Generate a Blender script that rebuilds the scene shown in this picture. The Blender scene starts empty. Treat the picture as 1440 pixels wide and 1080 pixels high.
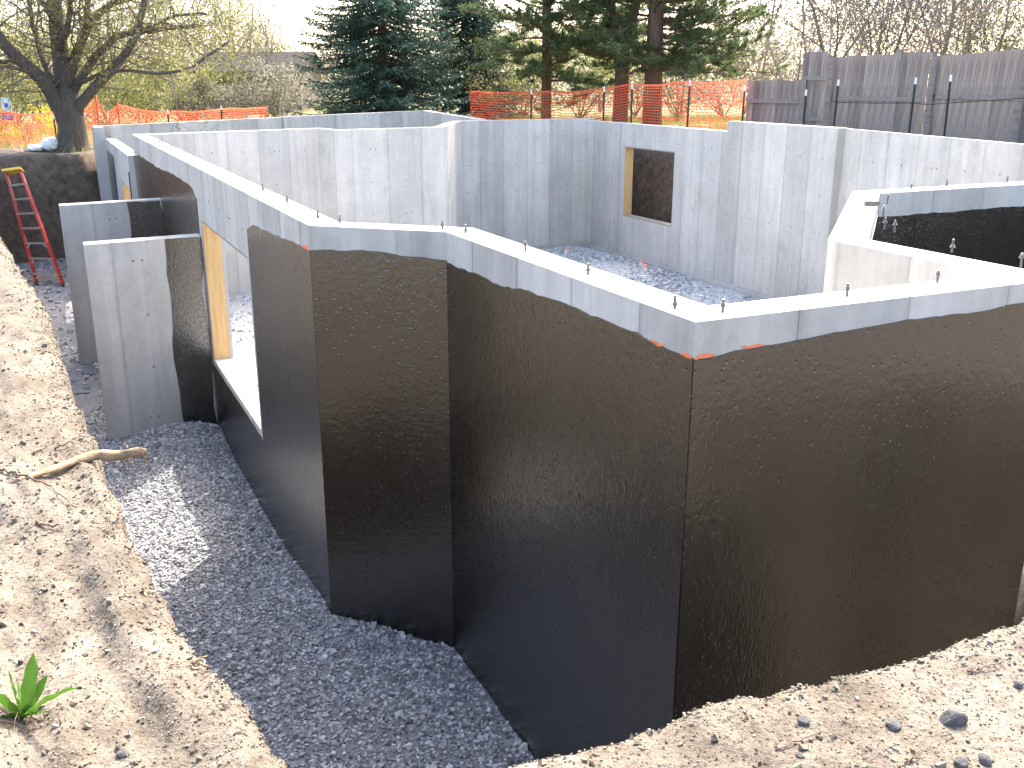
import bpy, math, random
import numpy as np
from mathutils import Vector
R = math.radians
rng = np.random.default_rng(7)
random.seed(7)
sc = bpy.context.scene
COL = sc.collection

# ------------------------------------------------------------------ camera, sky, sun, exposure
CAM_Z = 0.9                       # eye above the top of the concrete wall (wall top is z = 0)
PITCH = R(17.0)
cam = bpy.data.cameras.new('camera')
cam_o = bpy.data.objects.new('camera', cam)
COL.objects.link(cam_o)
cam.sensor_width = 36.0
cam.lens = 36.0 * 1400 / 1440
cam.clip_end = 2000
cam.clip_start = 0.05
cam_o.location = (0, 0, CAM_Z)
cam_o.rotation_euler = (math.pi / 2 - PITCH, 0, 0)
sc.camera = cam_o

SUN_AZ, SUN_EL = R(18.5), R(42)     # azimuth from +Y towards +X
w = bpy.data.worlds.new('World')
sc.world = w
w.use_nodes = True
nt = w.node_tree
sky = nt.nodes.new('ShaderNodeTexSky')
sky.sky_type = 'NISHITA'
sky.sun_disc = False
sky.sun_elevation = SUN_EL
sky.sun_rotation = SUN_AZ
sky.air_density = 0.8
sky.dust_density = 4.0
sky.ozone_density = 0.2
bg = nt.nodes['Background']
bg.inputs['Strength'].default_value = 0.15
nt.links.new(sky.outputs[0], bg.inputs[0])
sl = bpy.data.lights.new('sun', 'SUN')
sl.energy = 2.0
sl.angle = R(0.5)
sl.color = (1.0, 0.95, 0.87)
so = bpy.data.objects.new('sun', sl)
COL.objects.link(so)
sd_ = Vector((math.sin(SUN_AZ) * math.cos(SUN_EL), math.cos(SUN_AZ) * math.cos(SUN_EL), math.sin(SUN_EL)))
so.rotation_euler = sd_.to_track_quat('Z', 'Y').to_euler()
so.location = (10, 30, 30)
sc.view_settings.view_transform = 'Standard'
sc.view_settings.look = 'None'
sc.view_settings.gamma = 1
sc.view_settings.use_curve_mapping = False
sc.view_settings.exposure = 2.52

# ------------------------------------------------------------------ helpers
WORLD = {}                        # object name -> world origin

def wloc(o):
    return WORLD[o.name] if o is not None else np.zeros(3)

def tag(o, label=None, cat=None, group=None, kind=None):
    if label: o['label'] = label
    if cat: o['category'] = cat
    if group: o['group'] = group
    if kind: o['kind'] = kind
    return o

def thing(name, loc, label, cat, group=None):
    o = bpy.data.objects.new(name, None)
    o.empty_display_size = 0.1
    COL.objects.link(o)
    o.location = loc
    WORLD[o.name] = np.array(loc, float)
    return tag(o, label, cat, group)

def mesh_of(name, V, F, mat, smooth=False, uv=None):
    V = np.asarray(V, np.float32).reshape(-1, 3)
    if not isinstance(F, (list, tuple)): F = [F]
    F = [np.asarray(f, np.int32) for f in F if len(f)]
    me = bpy.data.meshes.new(name)
    me.vertices.add(len(V)); me.vertices.foreach_set('co', V.ravel())
    nl = sum(f.size for f in F); npoly = sum(len(f) for f in F)
    me.loops.add(nl); me.loops.foreach_set('vertex_index', np.concatenate([f.ravel() for f in F]))
    me.polygons.add(npoly)
    st, tot, s = [], [], 0
    for f in F:
        k = f.shape[1]
        st.append(s + np.arange(len(f)) * k); tot.append(np.full(len(f), k)); s += f.size
    me.polygons.foreach_set('loop_start', np.concatenate(st).astype(np.int32))
    me.polygons.foreach_set('loop_total', np.concatenate(tot).astype(np.int32))
    me.polygons.foreach_set('use_smooth', np.full(npoly, smooth))
    if uv is not None:
        l = me.uv_layers.new(name='UVMap')
        vi = np.concatenate([f.ravel() for f in F])
        l.data.foreach_set('uv', np.asarray(uv, np.float32)[vi].ravel())
    me.update(calc_edges=True)
    me.validate()
    if mat: me.materials.append(mat)
    return me

def obj(name, V, F, mat, parent=None, smooth=False, uv=None, origin=None):
    """one mesh object; V in world coordinates"""
    V = np.asarray(V, float).reshape(-1, 3)
    if parent is not None: org = wloc(parent)
    elif origin is not None: org = np.array(origin, float)
    else: org = np.zeros(3)
    o = bpy.data.objects.new(name, mesh_of(name, V - org, F, mat, smooth, uv))
    COL.objects.link(o)
    if parent is not None: o.parent = parent
    else: o.location = org
    WORLD[o.name] = org
    return o

class MB:
    """collects quads and triangles"""
    def __init__(s): s.V = []; s.Q = []; s.T = []; s.n = 0
    def add(s, V, Q=None, T=None):
        V = np.asarray(V, float).reshape(-1, 3)
        if Q is not None and len(Q): s.Q.append(np.asarray(Q) + s.n)
        if T is not None and len(T): s.T.append(np.asarray(T) + s.n)
        s.V.append(V); s.n += len(V)
    def box(s, c, X, Y, Z):
        c, X, Y, Z = (np.asarray(a, float) for a in (c, X, Y, Z))
        P = [c + sx * X + sy * Y + sz * Z for sz in (-1, 1) for sx, sy in ((-1, -1), (1, -1), (1, 1), (-1, 1))]
        s.add(P, [(3, 2, 1, 0), (4, 5, 6, 7), (0, 1, 5, 4), (1, 2, 6, 5), (2, 3, 7, 6), (3, 0, 4, 7)])
    def hexa(s, P): s.add(P, [(3, 2, 1, 0), (4, 5, 6, 7), (0, 1, 5, 4), (1, 2, 6, 5), (2, 3, 7, 6), (3, 0, 4, 7)])
    def tube(s, P, rad, n=6, cap=True):
        P = np.asarray(P, float); rad = np.broadcast_to(np.asarray(rad, float), (len(P),))
        T = np.gradient(P, axis=0); T /= np.linalg.norm(T, axis=1)[:, None] + 1e-9
        ref = np.array([0, 0, 1.0]) if abs(T[0, 2]) < 0.9 else np.array([1.0, 0, 0])
        A = np.cross(T, ref); A /= np.linalg.norm(A, axis=1)[:, None] + 1e-9
        B = np.cross(T, A)
        th = np.arange(n) * 2 * math.pi / n
        V = P[:, None] + rad[:, None, None] * (np.cos(th)[None, :, None] * A[:, None] + np.sin(th)[None, :, None] * B[:, None])
        m = len(P); i = np.arange(m - 1)[:, None] * n; j = np.arange(n)[None]; k = (j + 1) % n
        Q = np.stack([i + j, i + k, i + n + k, i + n + j], -1).reshape(-1, 4)
        V = V.reshape(-1, 3); Tt = []
        if cap:
            V = np.vstack([V, P[:1], P[-1:]])
            for q in range(n):
                Tt += [(m * n, (q + 1) % n, q), (m * n + 1, (m - 1) * n + q, (m - 1) * n + (q + 1) % n)]
        s.add(V, Q, Tt)
    def build(s, name, mat, parent=None, smooth=False, origin=None):
        F = []
        if s.Q: F.append(np.concatenate(s.Q))
        if s.T: F.append(np.concatenate(s.T))
        return obj(name, np.concatenate(s.V), F, mat, parent, smooth, None, origin)

def _hash(ix, iy, seed):
    h = (ix.astype(np.int64) * 374761393 + iy.astype(np.int64) * 668265263 + seed * 1442695041) & 0xffffffff
    h = ((h ^ (h >> 13)) * 1274126177) & 0xffffffff
    return ((h ^ (h >> 16)) & 0xffff) / 65535.0

def vnoise(x, y, scale, seed=0):
    x = np.asarray(x) / scale; y = np.asarray(y) / scale
    ix, iy = np.floor(x), np.floor(y); fx, fy = x - ix, y - iy
    fx = fx * fx * (3 - 2 * fx); fy = fy * fy * (3 - 2 * fy)
    a, b = _hash(ix, iy, seed), _hash(ix + 1, iy, seed)
    c, d = _hash(ix, iy + 1, seed), _hash(ix + 1, iy + 1, seed)
    return ((a + (b - a) * fx) * (1 - fy) + (c + (d - c) * fx) * fy) * 2 - 1

def sstep(a, b, x):
    t = np.clip((x - a) / (b - a), 0, 1); return t * t * (3 - 2 * t)

# plan axes of the foundation: e across, u along the long left wall
O2 = np.array([-1.31, 6.44]); U2 = np.array([-.4229, .9062]); E2 = np.array([.9062, .4229])
def hp(e, u): return O2 + E2 * e + U2 * u
def h3(e, u, z): p = hp(e, u); return np.array([p[0], p[1], z])
def toeu(x, y):
    dx, dy = x - O2[0], y - O2[1]
    return dx * E2[0] + dy * E2[1], dx * U2[0] + dy * U2[1]
C_, S_ = math.cos(PITCH), math.sin(PITCH)
def at(px, py, Y):
    """point on the sight line of photo pixel (px, py) at forward distance Y (used once, to read positions off)"""
    a = (px - 720) / 1400; b = (540 - py) / 1400
    d = np.array([a, C_ + b * S_, b * C_ - S_])
    return np.array([0, 0, CAM_Z]) + d * (Y / d[1])

# ------------------------------------------------------------------ materials
class N:
    def __init__(s, name):
        s.m = bpy.data.materials.new(name); s.m.use_nodes = True
        s.t = s.m.node_tree; s.b = s.t.nodes['Principled BSDF']; s.out = s.t.nodes['Material Output']
    def n(s, typ, **kw):
        x = s.t.nodes.new(typ)
        for k, v in kw.items():
            if k in x.inputs.keys(): x.inputs[k].default_value = v
            else: setattr(x, k, v)
        return x
    def l(s, a, b): s.t.links.new(a, b)
    def coord(s, scale=(1, 1, 1), out='Object'):
        tc = s.n('ShaderNodeTexCoord'); mp = s.n('ShaderNodeMapping'); mp.inputs['Scale'].default_value = scale
        s.l(tc.outputs[out], mp.inputs[0]); return mp.outputs[0]
    def noise(s, vec, scale, detail=4, rough=.55):
        x = s.n('ShaderNodeTexNoise', Scale=scale, Detail=detail, Roughness=rough); s.l(vec, x.inputs['Vector']); return x.outputs['Fac']
    def ramp(s, fac, stops):
        r = s.n('ShaderNodeValToRGB'); e = r.color_ramp.elements
        while len(e) < len(stops): e.new(.5)
        for i, (p, c) in enumerate(stops):
            e[i].position = p; e[i].color = (*(c if isinstance(c, tuple) else (c, c, c)), 1)
        s.l(fac, r.inputs[0]); return r.outputs['Color']
    def mix(s, a, b, fac, mode='MIX'):
        x = s.n('ShaderNodeMix', data_type='RGBA', blend_type=mode)
        for v, k in ((fac, 0), (a, 6), (b, 7)):
            if hasattr(v, 'is_linked'): s.l(v, x.inputs[k])
            elif k == 0: x.inputs[0].default_value = v
            else: x.inputs[k].default_value = (*v, 1)
        return x.outputs[2]
    def bump(s, h, dist, strength=1.0, prev=None):
        x = s.n('ShaderNodeBump', Strength=strength, Distance=dist); s.l(h, x.inputs['Height'])
        if prev is not None: s.l(prev, x.inputs['Normal'])
        return x.outputs[0]
    def base(s, c, rough=.8, normal=None, spec=None):
        if hasattr(c, 'is_linked'): s.l(c, s.b.inputs['Base Color'])
        else: s.b.inputs['Base Color'].default_value = (*c, 1)
        if hasattr(rough, 'is_linked'): s.l(rough, s.b.inputs['Roughness'])
        else: s.b.inputs['Roughness'].default_value = rough
        if normal is not None: s.l(normal, s.b.inputs['Normal'])
        if spec is not None: s.b.inputs['Specular IOR Level'].default_value = spec
        return s.m

def m_concrete():
    k = N('concrete'); v = k.coord(); vs = k.coord((3.0, 3.0, .16))
    uv = k.coord(out='UV')
    n1 = k.noise(v, 1.3, 5, .6); n2 = k.noise(vs, 2.2, 4, .6); n3 = k.noise(v, 14, 4, .6)
    sep = k.n('ShaderNodeSeparateXYZ'); k.l(uv, sep.inputs[0])
    fl = k.n('ShaderNodeMath', operation='FLOOR'); dv = k.n('ShaderNodeMath', operation='DIVIDE'); dv.inputs[1].default_value = .61
    k.l(sep.outputs[0], dv.inputs[0]); k.l(dv.outputs[0], fl.inputs[0])
    wn = k.n('ShaderNodeTexWhiteNoise', noise_dimensions='1D'); k.l(fl.outputs[0], wn.inputs['W'])
    c = k.ramp(n1, [(.3, (.52, .492, .436)), (.7, (.64, .608, .545))])
    c = k.mix(c, k.ramp(n2, [(.35, (.72, .72, .73)), (.65, (1.0, 1.0, 1.0))]), .6, 'MULTIPLY')
    c = k.mix(c, k.ramp(wn.outputs['Value'], [(0, (.83, .83, .84)), (1, (1.06, 1.055, 1.05))]), 1.0, 'MULTIPLY')
    c = k.mix(c, k.ramp(n3, [(.3, (.86, .86, .86)), (.6, (1, 1, 1))]), .6, 'MULTIPLY')
    blot = k.ramp(k.noise(k.coord((1, 1, .5)), 3.1, 6, .7), [(.55, (1, 1, 1)), (.70, (.72, .70, .67))])
    c = k.mix(c, blot, .55, 'MULTIPLY')
    seam = k.n('ShaderNodeMath', operation='FRACT'); k.l(dv.outputs[0], seam.inputs[0])
    c = k.mix(c, k.ramp(seam.outputs[0], [(.0, (.80, .80, .80)), (.05, (.97, .97, .97)), (.5, (1, 1, 1)), (.94, (.98, .98, .98)), (1.0, (.82, .82, .81))]), .8, 'MULTIPLY')
    b = k.bump(k.noise(v, 60, 3), .0015); b = k.bump(k.noise(vs, 20, 3), .002, 1, b)
    return k.base(c, .85, b)

def m_tar():
    k = N('asphalt_coating'); v = k.coord(); vs = k.coord((1, 1, .35))
    lump = k.noise(v, 26, 3, .5); fine = k.noise(vs, 85, 2, .5); big = k.noise(v, 2.2, 3)
    c = k.ramp(big, [(.3, (.0085, .0075, .006)), (.7, (.0135, .0115, .009))])
    pits = k.n('ShaderNodeTexVoronoi', Scale=24.0); k.l(v, pits.inputs['Vector'])
    pit = k.ramp(pits.outputs['Distance'], [(.05, .0), (.22, 1.0)])
    r = k.ramp(k.noise(v, 5, 4), [(.3, .18), (.7, .27)]); k.b.inputs['IOR'].default_value = 1.66
    sp = k.n('ShaderNodeTexVoronoi', Scale=46.0); k.l(k.coord((1, 1, .6)), sp.inputs['Vector'])
    spk = k.ramp(sp.outputs['Distance'], [(.17, (1, 1, 1)), (.30, (0, 0, 0))])
    gate = k.ramp(k.noise(v, 7, 3), [(.52, (0, 0, 0)), (.64, (1, 1, 1))])
    run = k.noise(k.coord((4, 4, .6)), 2.4, 4, .6)
    r = k.mix(r, k.ramp(run, [(.35, .17), (.65, .30)]), .4)
    r = k.mix(r, (.48, .48, .48), k.mix((0, 0, 0), spk, gate))
    b = k.bump(run, .0012, .3); b = k.bump(spk, .0012, .5, b); b = k.bump(fine, .0020, .9, b); b = k.bump(lump, .0035, .7, b); b = k.bump(pit, .003, .6, b)
    return k.base(c, r, b, 1.0)

def m_dirt(name='dirt'):
    k = N(name); v = k.coord()
    n1 = k.noise(v, .9, 6, .6); n2 = k.noise(v, 9, 6, .7); n3 = k.noise(v, 70, 4, .7)
    c = k.ramp(n1, [(.3, (.150, .126, .096)), (.7, (.250, .216, .170))])
    c = k.mix(c, k.ramp(n2, [(.32, (.58, .54, .50)), (.55, (1, 1, 1))]), .85, 'MULTIPLY')
    c = k.mix(c, k.ramp(n3, [(.36, (.40, .35, .31)), (.5, (1, 1, 1))]), .75, 'MULTIPLY')
    rot = k.n('ShaderNodeMapping'); rot.inputs['Rotation'].default_value = (0, 0, R(-33.5)); rot.inputs['Scale'].default_value = (5.5, .55, 2)
    k.l(k.coord(), rot.inputs[0]); st = k.noise(rot.outputs[0], 1.6, 5, .65)
    c = k.mix(c, k.ramp(st, [(.34, (.60, .56, .51)), (.52, (1, 1, 1)), (.7, (1.12, 1.11, 1.09))]), .75, 'MULTIPLY')
    # grass and dead leaves on the undisturbed ground beyond the dig
    sep = k.n('ShaderNodeSeparateXYZ'); k.l(v, sep.inputs[0])
    far = k.n('ShaderNodeMapRange'); far.inputs['From Min'].default_value = 24.5; far.inputs['From Max'].default_value = 28
    k.l(sep.outputs[1], far.inputs['Value'])
    up = k.n('ShaderNodeMapRange'); up.inputs['From Min'].default_value = -1.1; up.inputs['From Max'].default_value = -.9
    k.l(sep.outputs[2], up.inputs['Value'])
    mu = k.n('ShaderNodeMath', operation='MULTIPLY'); k.l(far.outputs[0], mu.inputs[0]); k.l(up.outputs[0], mu.inputs[1])
    g = k.ramp(k.noise(v, 2.5, 5, .7), [(.3, (.10, .12, .035)), (.55, (.22, .20, .08)), (.75, (.33, .27, .14))])
    c = k.mix(c, g, mu.outputs[0])
    # the far cut bank turns a darker brown below its rim
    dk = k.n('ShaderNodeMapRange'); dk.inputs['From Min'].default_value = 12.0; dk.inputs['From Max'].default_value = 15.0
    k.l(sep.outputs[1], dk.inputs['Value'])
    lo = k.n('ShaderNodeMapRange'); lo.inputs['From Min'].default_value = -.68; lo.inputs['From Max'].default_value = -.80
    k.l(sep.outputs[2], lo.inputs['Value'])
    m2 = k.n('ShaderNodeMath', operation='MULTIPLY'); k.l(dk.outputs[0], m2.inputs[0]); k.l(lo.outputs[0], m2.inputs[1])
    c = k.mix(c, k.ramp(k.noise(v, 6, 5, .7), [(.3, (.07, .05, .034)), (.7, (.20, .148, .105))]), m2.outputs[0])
    b = k.bump(n3, .008, .9); b = k.bump(n2, .03, .7, b)
    return k.base(c, .95, b, .2)

def m_plain(name, c, rough=.6, var=.12, scale=8, metal=0, spec=None, bumpd=.002):
    k = N(name); v = k.coord(); n = k.noise(v, scale, 4, .6)
    lo = tuple(x * (1 - var) for x in c); hi = tuple(min(1, x * (1 + var)) for x in c)
    k.b.inputs['Metallic'].default_value = metal
    return k.base(k.ramp(n, [(.3, lo), (.7, hi)]), rough, k.bump(k.noise(v, scale * 6, 3), bumpd), spec)

def m_island(name, stops, rough=.85, bump=60):
    k = N(name); g = k.n('ShaderNodeNewGeometry'); v = k.coord()
    c = k.ramp(g.outputs['Random Per Island'], stops)
    c = k.mix(c, k.ramp(k.noise(v, bump, 3), [(.3, (.75, .75, .75)), (.6, (1, 1, 1))]), .7, 'MULTIPLY')
    return k.base(c, rough, None, .3)

def m_leaf(name, stops, trans=.4, scale=1.2):
    k = N(name); g = k.n('ShaderNodeNewGeometry'); v = k.coord()
    c = k.ramp(g.outputs['Random Per Island'], stops)
    c = k.mix(c, k.ramp(k.noise(v, scale, 3), [(.3, (.65, .68, .65)), (.7, (1.1, 1.08, 1.0))]), .8, 'MULTIPLY')
    k.base(c, .6, None, .3)
    t = k.n('ShaderNodeBsdfTranslucent'); k.l(c, t.inputs['Color'])
    mx = k.n('ShaderNodeMixShader'); mx.inputs[0].default_value = trans
    k.l(k.b.outputs[0], mx.inputs[1]); k.l(t.outputs[0], mx.inputs[2]); k.l(mx.outputs[0], k.out.inputs[0])
    return k.m

def m_grain(name, lo, hi, axis=2, rough=.8, knots=False, objvar=.0):
    k = N(name); s = [14, 14, 14]; s[axis] = .9
    v = k.coord(tuple(s)); n = k.noise(v, 2.2, 6, .7)
    c = k.ramp(n, [(.3, lo), (.68, hi)])
    if objvar:
        oi = k.n('ShaderNodeObjectInfo')
        c = k.mix(c, k.ramp(oi.outputs['Random'], [(0, (1 - objvar,) * 3), (.5, (1, 1, 1)), (1, (1 + objvar * .5, 1 + objvar * .4, 1 + objvar * .3))]), 1.0, 'MULTIPLY')
    if knots:
        vo = k.n('ShaderNodeTexVoronoi', Scale=2.3); k.l(k.coord((1, 1, .6)), vo.inputs['Vector'])
        c = k.mix(c, k.ramp(vo.outputs['Distance'], [(.04, (.25, .16, .10)), (.11, (1, 1, 1))]), .9, 'MULTIPLY')
    return k.base(c, rough, k.bump(n, .004), .25)

def m_net():
    k = N('orange_netting'); v = k.coord()
    c = k.ramp(k.noise(v, 1.1, 3), [(.3, (.78, .13, .07)), (.7, (.92, .23, .12))])
    k.base(c, .5, None, .3)
    t = k.n('ShaderNodeBsdfTranslucent'); k.l(c, t.inputs['Color'])
    mx = k.n('ShaderNodeMixShader'); mx.inputs[0].default_value = .55
    k.l(k.b.outputs[0], mx.inputs[1]); k.l(t.outputs[0], mx.inputs[2]); k.l(mx.outputs[0], k.out.inputs[0])
    return k.m

CONC = m_concrete(); TAR = m_tar(); DIRT = m_dirt()
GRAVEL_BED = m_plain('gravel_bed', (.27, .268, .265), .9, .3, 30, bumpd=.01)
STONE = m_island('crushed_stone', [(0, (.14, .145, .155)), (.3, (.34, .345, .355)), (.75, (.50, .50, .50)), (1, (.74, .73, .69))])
STONE_IN = m_island('bounce_crushed_stone', [(0, (.28, .275, .27)), (.35, (.48, .475, .465)), (.7, (.60, .595, .58)), (1, (.75, .74, .71))])  # same gravel made paler so the floor bounces more light
FLOOR_BED = m_plain('bounce_gravel_bed', (.50, .495, .48), .9, .3, 30, bumpd=.01)  # bed paled likewise to throw more light onto the inner walls
CLOD = m_island('dirt_clods', [(0, (.06, .048, .035)), (.35, (.17, .14, .10)), (.85, (.27, .23, .175)), (1, (.33, .31, .27))], .95)
BUCK = m_grain('pine_lumber', (.46, .28, .11), (.66, .44, .20), 2, .7, True)
FENCE_WOOD = m_grain('weathered_boards', (.155, .13, .112), (.39, .335, .29), 2, .9, True, .35)
BARK = m_grain('grey_bark', (.045, .038, .032), (.14, .118, .10), 2, .95)
PBARK = m_grain('pine_bark', (.075, .045, .032), (.20, .125, .09), 2, .95)
TWIG = m_plain('bare_twigs', (.15, .12, .10), .9, .3, 3)
PALE_TWIG = m_plain('pale_bare_twigs', (.26, .22, .19), .9, .3, 3)
STEEL = m_plain('galvanised_bolt', (.17, .165, .16), .5, .3, 40, .4)
POST_GREEN = m_plain('dark_post_paint', (.012, .02, .016), .6, .2, 20)
WHITE = m_plain('white_paint', (.78, .78, .77), .6, .06, 12)
NET = m_net()
ROOTM = m_grain('stripped_root', (.15, .095, .05), (.40, .29, .18), 0, .85)
ROOT_DARK = m_plain('dry_rootlet', (.20, .13, .085), .9, .3, 30)
LADDER_RED = m_plain('red_fibreglass', (.42, .03, .02), .45, .15, 6)
ALU = m_plain('aluminium', (.62, .64, .67), .38, .08, 12, .85)
YELLOW = m_plain('yellow_plastic', (.80, .50, .05), .5, .08, 10)
SPRAY = m_plain('orange_marking_paint', (.85, .20, .07), .7, .25, 25)
ROCK = m_plain('grey_rock', (.095, .088, .085), .9, .3, 30, bumpd=.006)

# ------------------------------------------------------------------ the dig: ground sheet
PIT = np.array([(-5.53, 10.75), (-4.55, 9.1), (-3.58, 7.46), (-2.75, 5.9), (-1.94, 4.33), (-1.45, 3.45), (-1.07, 2.83), (-.80, 2.42), (-.62, 2.18),
                (-.47, 2.05), (-.24, 2.03), (.05, 2.13), (.44, 2.30), (.72, 2.40), (.99, 2.53), (1.30, 2.62), (1.60, 2.76), (2.0, 3.02), (2.6, 3.5),
                tuple(hp(4.2, -3.3)), tuple(hp(4.9, -4.3)), tuple(hp(8.7, -4.3)), tuple(hp(8.7, -.8)), tuple(hp(11.5, -.75)), tuple(hp(11.5, 16.1)), tuple(hp(8.7, 16.2)), tuple(hp(8.7, 19.6)),
                tuple(hp(.2, 19.6)), tuple(hp(-.6, 18.75)), tuple(hp(-2.9, 18.6)), tuple(hp(-2.75, 14))])

def sdist(x, y, P):
    x = x.ravel(); y = y.ravel()
    d = np.full(len(x), 1e9); ins = np.zeros(len(x), bool)
    for i in range(len(P)):
        a, b = P[i], P[(i + 1) % len(P)]
        ab = b - a
        t = np.clip(((x - a[0]) * ab[0] + (y - a[1]) * ab[1]) / (ab @ ab), 0, 1)
        d = np.minimum(d, np.hypot(x - a[0] - t * ab[0], y - a[1] - t * ab[1]))
        c = (a[1] > y) != (b[1] > y)
        with np.errstate(divide='ignore', invalid='ignore'):
            ins ^= c & (x < (b[0] - a[0]) * (y - a[1]) / (b[1] - a[1]) + a[0])
    return np.where(ins, -d, d)

def ground_z(x, y):
    x = np.asarray(x, float); y = np.asarray(y, float); shp = x.shape
    s = sdist(x, y, PIT).reshape(shp)
    e, u = toeu(x, y)
    near = sstep(16, 9, y)
    s = s + near * (.030 * vnoise(x, y, .34, 1) + .014 * vnoise(x, y, .12, 2) + .010 * vnoise(x, y, .05, 3)) \
          + (1 - near) * (.12 * vnoise(x, y, .9, 4) + .06 * vnoise(x, y, .3, 5))
    out = np.maximum(s, 0)
    top = -.70 + .30 * sstep(9.5, 13.5, e) * sstep(0, 5, u)
    left = sstep(.1, -.8, x) * sstep(13, 9, y)
    top = top + left * .11 * np.minimum(out, 4) + .06 * vnoise(x, y, 1.3, 6) * sstep(.1, .8, out)
    # erosion gullies running along the left bank
    q = x * .83 + y * .55
    top = top + left * (.024 * vnoise(q * 1.0, (x * .55 - y * .83) * .17, .20, 7) + .022 * vnoise(q, (x * .55 - y * .83) * .15, .085, 8) + .012 * vnoise(q, (x * .55 - y * .83) * .15, .04, 18))
    amp = sstep(30, 10, y)
    top = top + amp * (.022 * vnoise(x, y, .33, 9) + .006 * vnoise(x, y, .13, 10) + .006 * vnoise(x, y, .062, 11))
    top = top - .05 * np.exp(-out / .07)
    wd = .34 + 1.3 * sstep(3.1, 4.2, e) * sstep(-1.6, -2.4, u) + .25 * sstep(14, 17, u)
    t = np.clip(-s / wd, 0, 1)
    face = top - (3.14 + top) * (t ** .85)
    face = face + (t > 0) * (t < 1) * (.07 * np.minimum(t * 6, 1) * vnoise(x * 2 + y, face * 3 + x, .35, 12))
    return np.where(s > 0, top, face)

def ramp_axis(segs, start):
    a = [start]
    for end, step in segs:
        n = max(1, int(round((end - a[-1]) / step)))
        a += list(np.linspace(a[-1], end, n + 1)[1:])
    return np.array(a)
gx = ramp_axis([(-60, 40), (-25, 7), (-14, 1.2), (-6.5, .2), (-3.2, .05), (2.6, .025), (6, .09), (14, .22), (30, 1.5), (70, 8), (300, 50)], -300)
gy = ramp_axis([(-5, 10), (.2, .8), (1.2, .1), (5.5, .025), (11.5, .05), (26, .13), (40, .5), (80, 5), (700, 60)], -60)
GX, GY = np.meshgrid(gx, gy)
GZ = ground_z(GX, GY)
nx, ny = len(gx), len(gy)
ii = (np.arange(ny - 1)[:, None] * nx + np.arange(nx - 1)[None])
GQ = np.stack([ii, ii + 1, ii + nx + 1, ii + nx], -1).reshape(-1, 4)
tag(obj('ground', np.stack([GX, GY, GZ], -1), GQ, DIRT, smooth=True), 'pale dry earth around the excavation, with grass beyond it', kind='structure')

# ------------------------------------------------------------------ foundation plan
T = .22
def offset_path(P, d, closed):
    P = np.asarray(P, float); n = len(P); out = []
    for i in range(n):
        def nrm(a, b): t = (b - a) / np.linalg.norm(b - a); return np.array([-t[1], t[0]])
        if closed or 0 < i < n - 1:
            n0, n1 = nrm(P[i - 1], P[i]), nrm(P[i], P[(i + 1) % n])
            m = n0 + n1; out.append(P[i] + d * m / (1 + n0 @ n1))
        else:
            nn = nrm(P[0], P[1]) if i == 0 else nrm(P[-2], P[-1]); out.append(P[i] + d * nn)
    return np.array(out)
# going round counter-clockwise (in e,u) with the rooms on the left hand
EXT_F = [(0, 12.47), (0, 0), (.70, -.64), (.70, -3.28), (2.84, -3.28), (2.84, -1.97), (4.75, -.12), (10.42, -.12), (10.42, 14.86)]
INT_F = offset_path(EXT_F, T, False)
INT = [tuple(p) for p in INT_F[1:-1]] + [(10.2, 14.64), (7.06, 14.64), (5.60, 12.0), (3.45, 12.0), (3.22, 12.25), (.22, 12.25)]
INT = np.array(INT)
EXT = offset_path(INT, -T, True)
NI = len(INT)
# indices: 0 near-left corner, 1, 2, 3 near-right, 4, 5, 6 right far, 7 back right, 8, 9, 10, 11, 12 (end of left wall)

FOUND = thing('concrete_foundation', h3(4, 6, -3.1), 'new poured concrete basement foundation with black coated outer walls and pale bare tops', 'foundation')
ZB = -3.12

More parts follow.
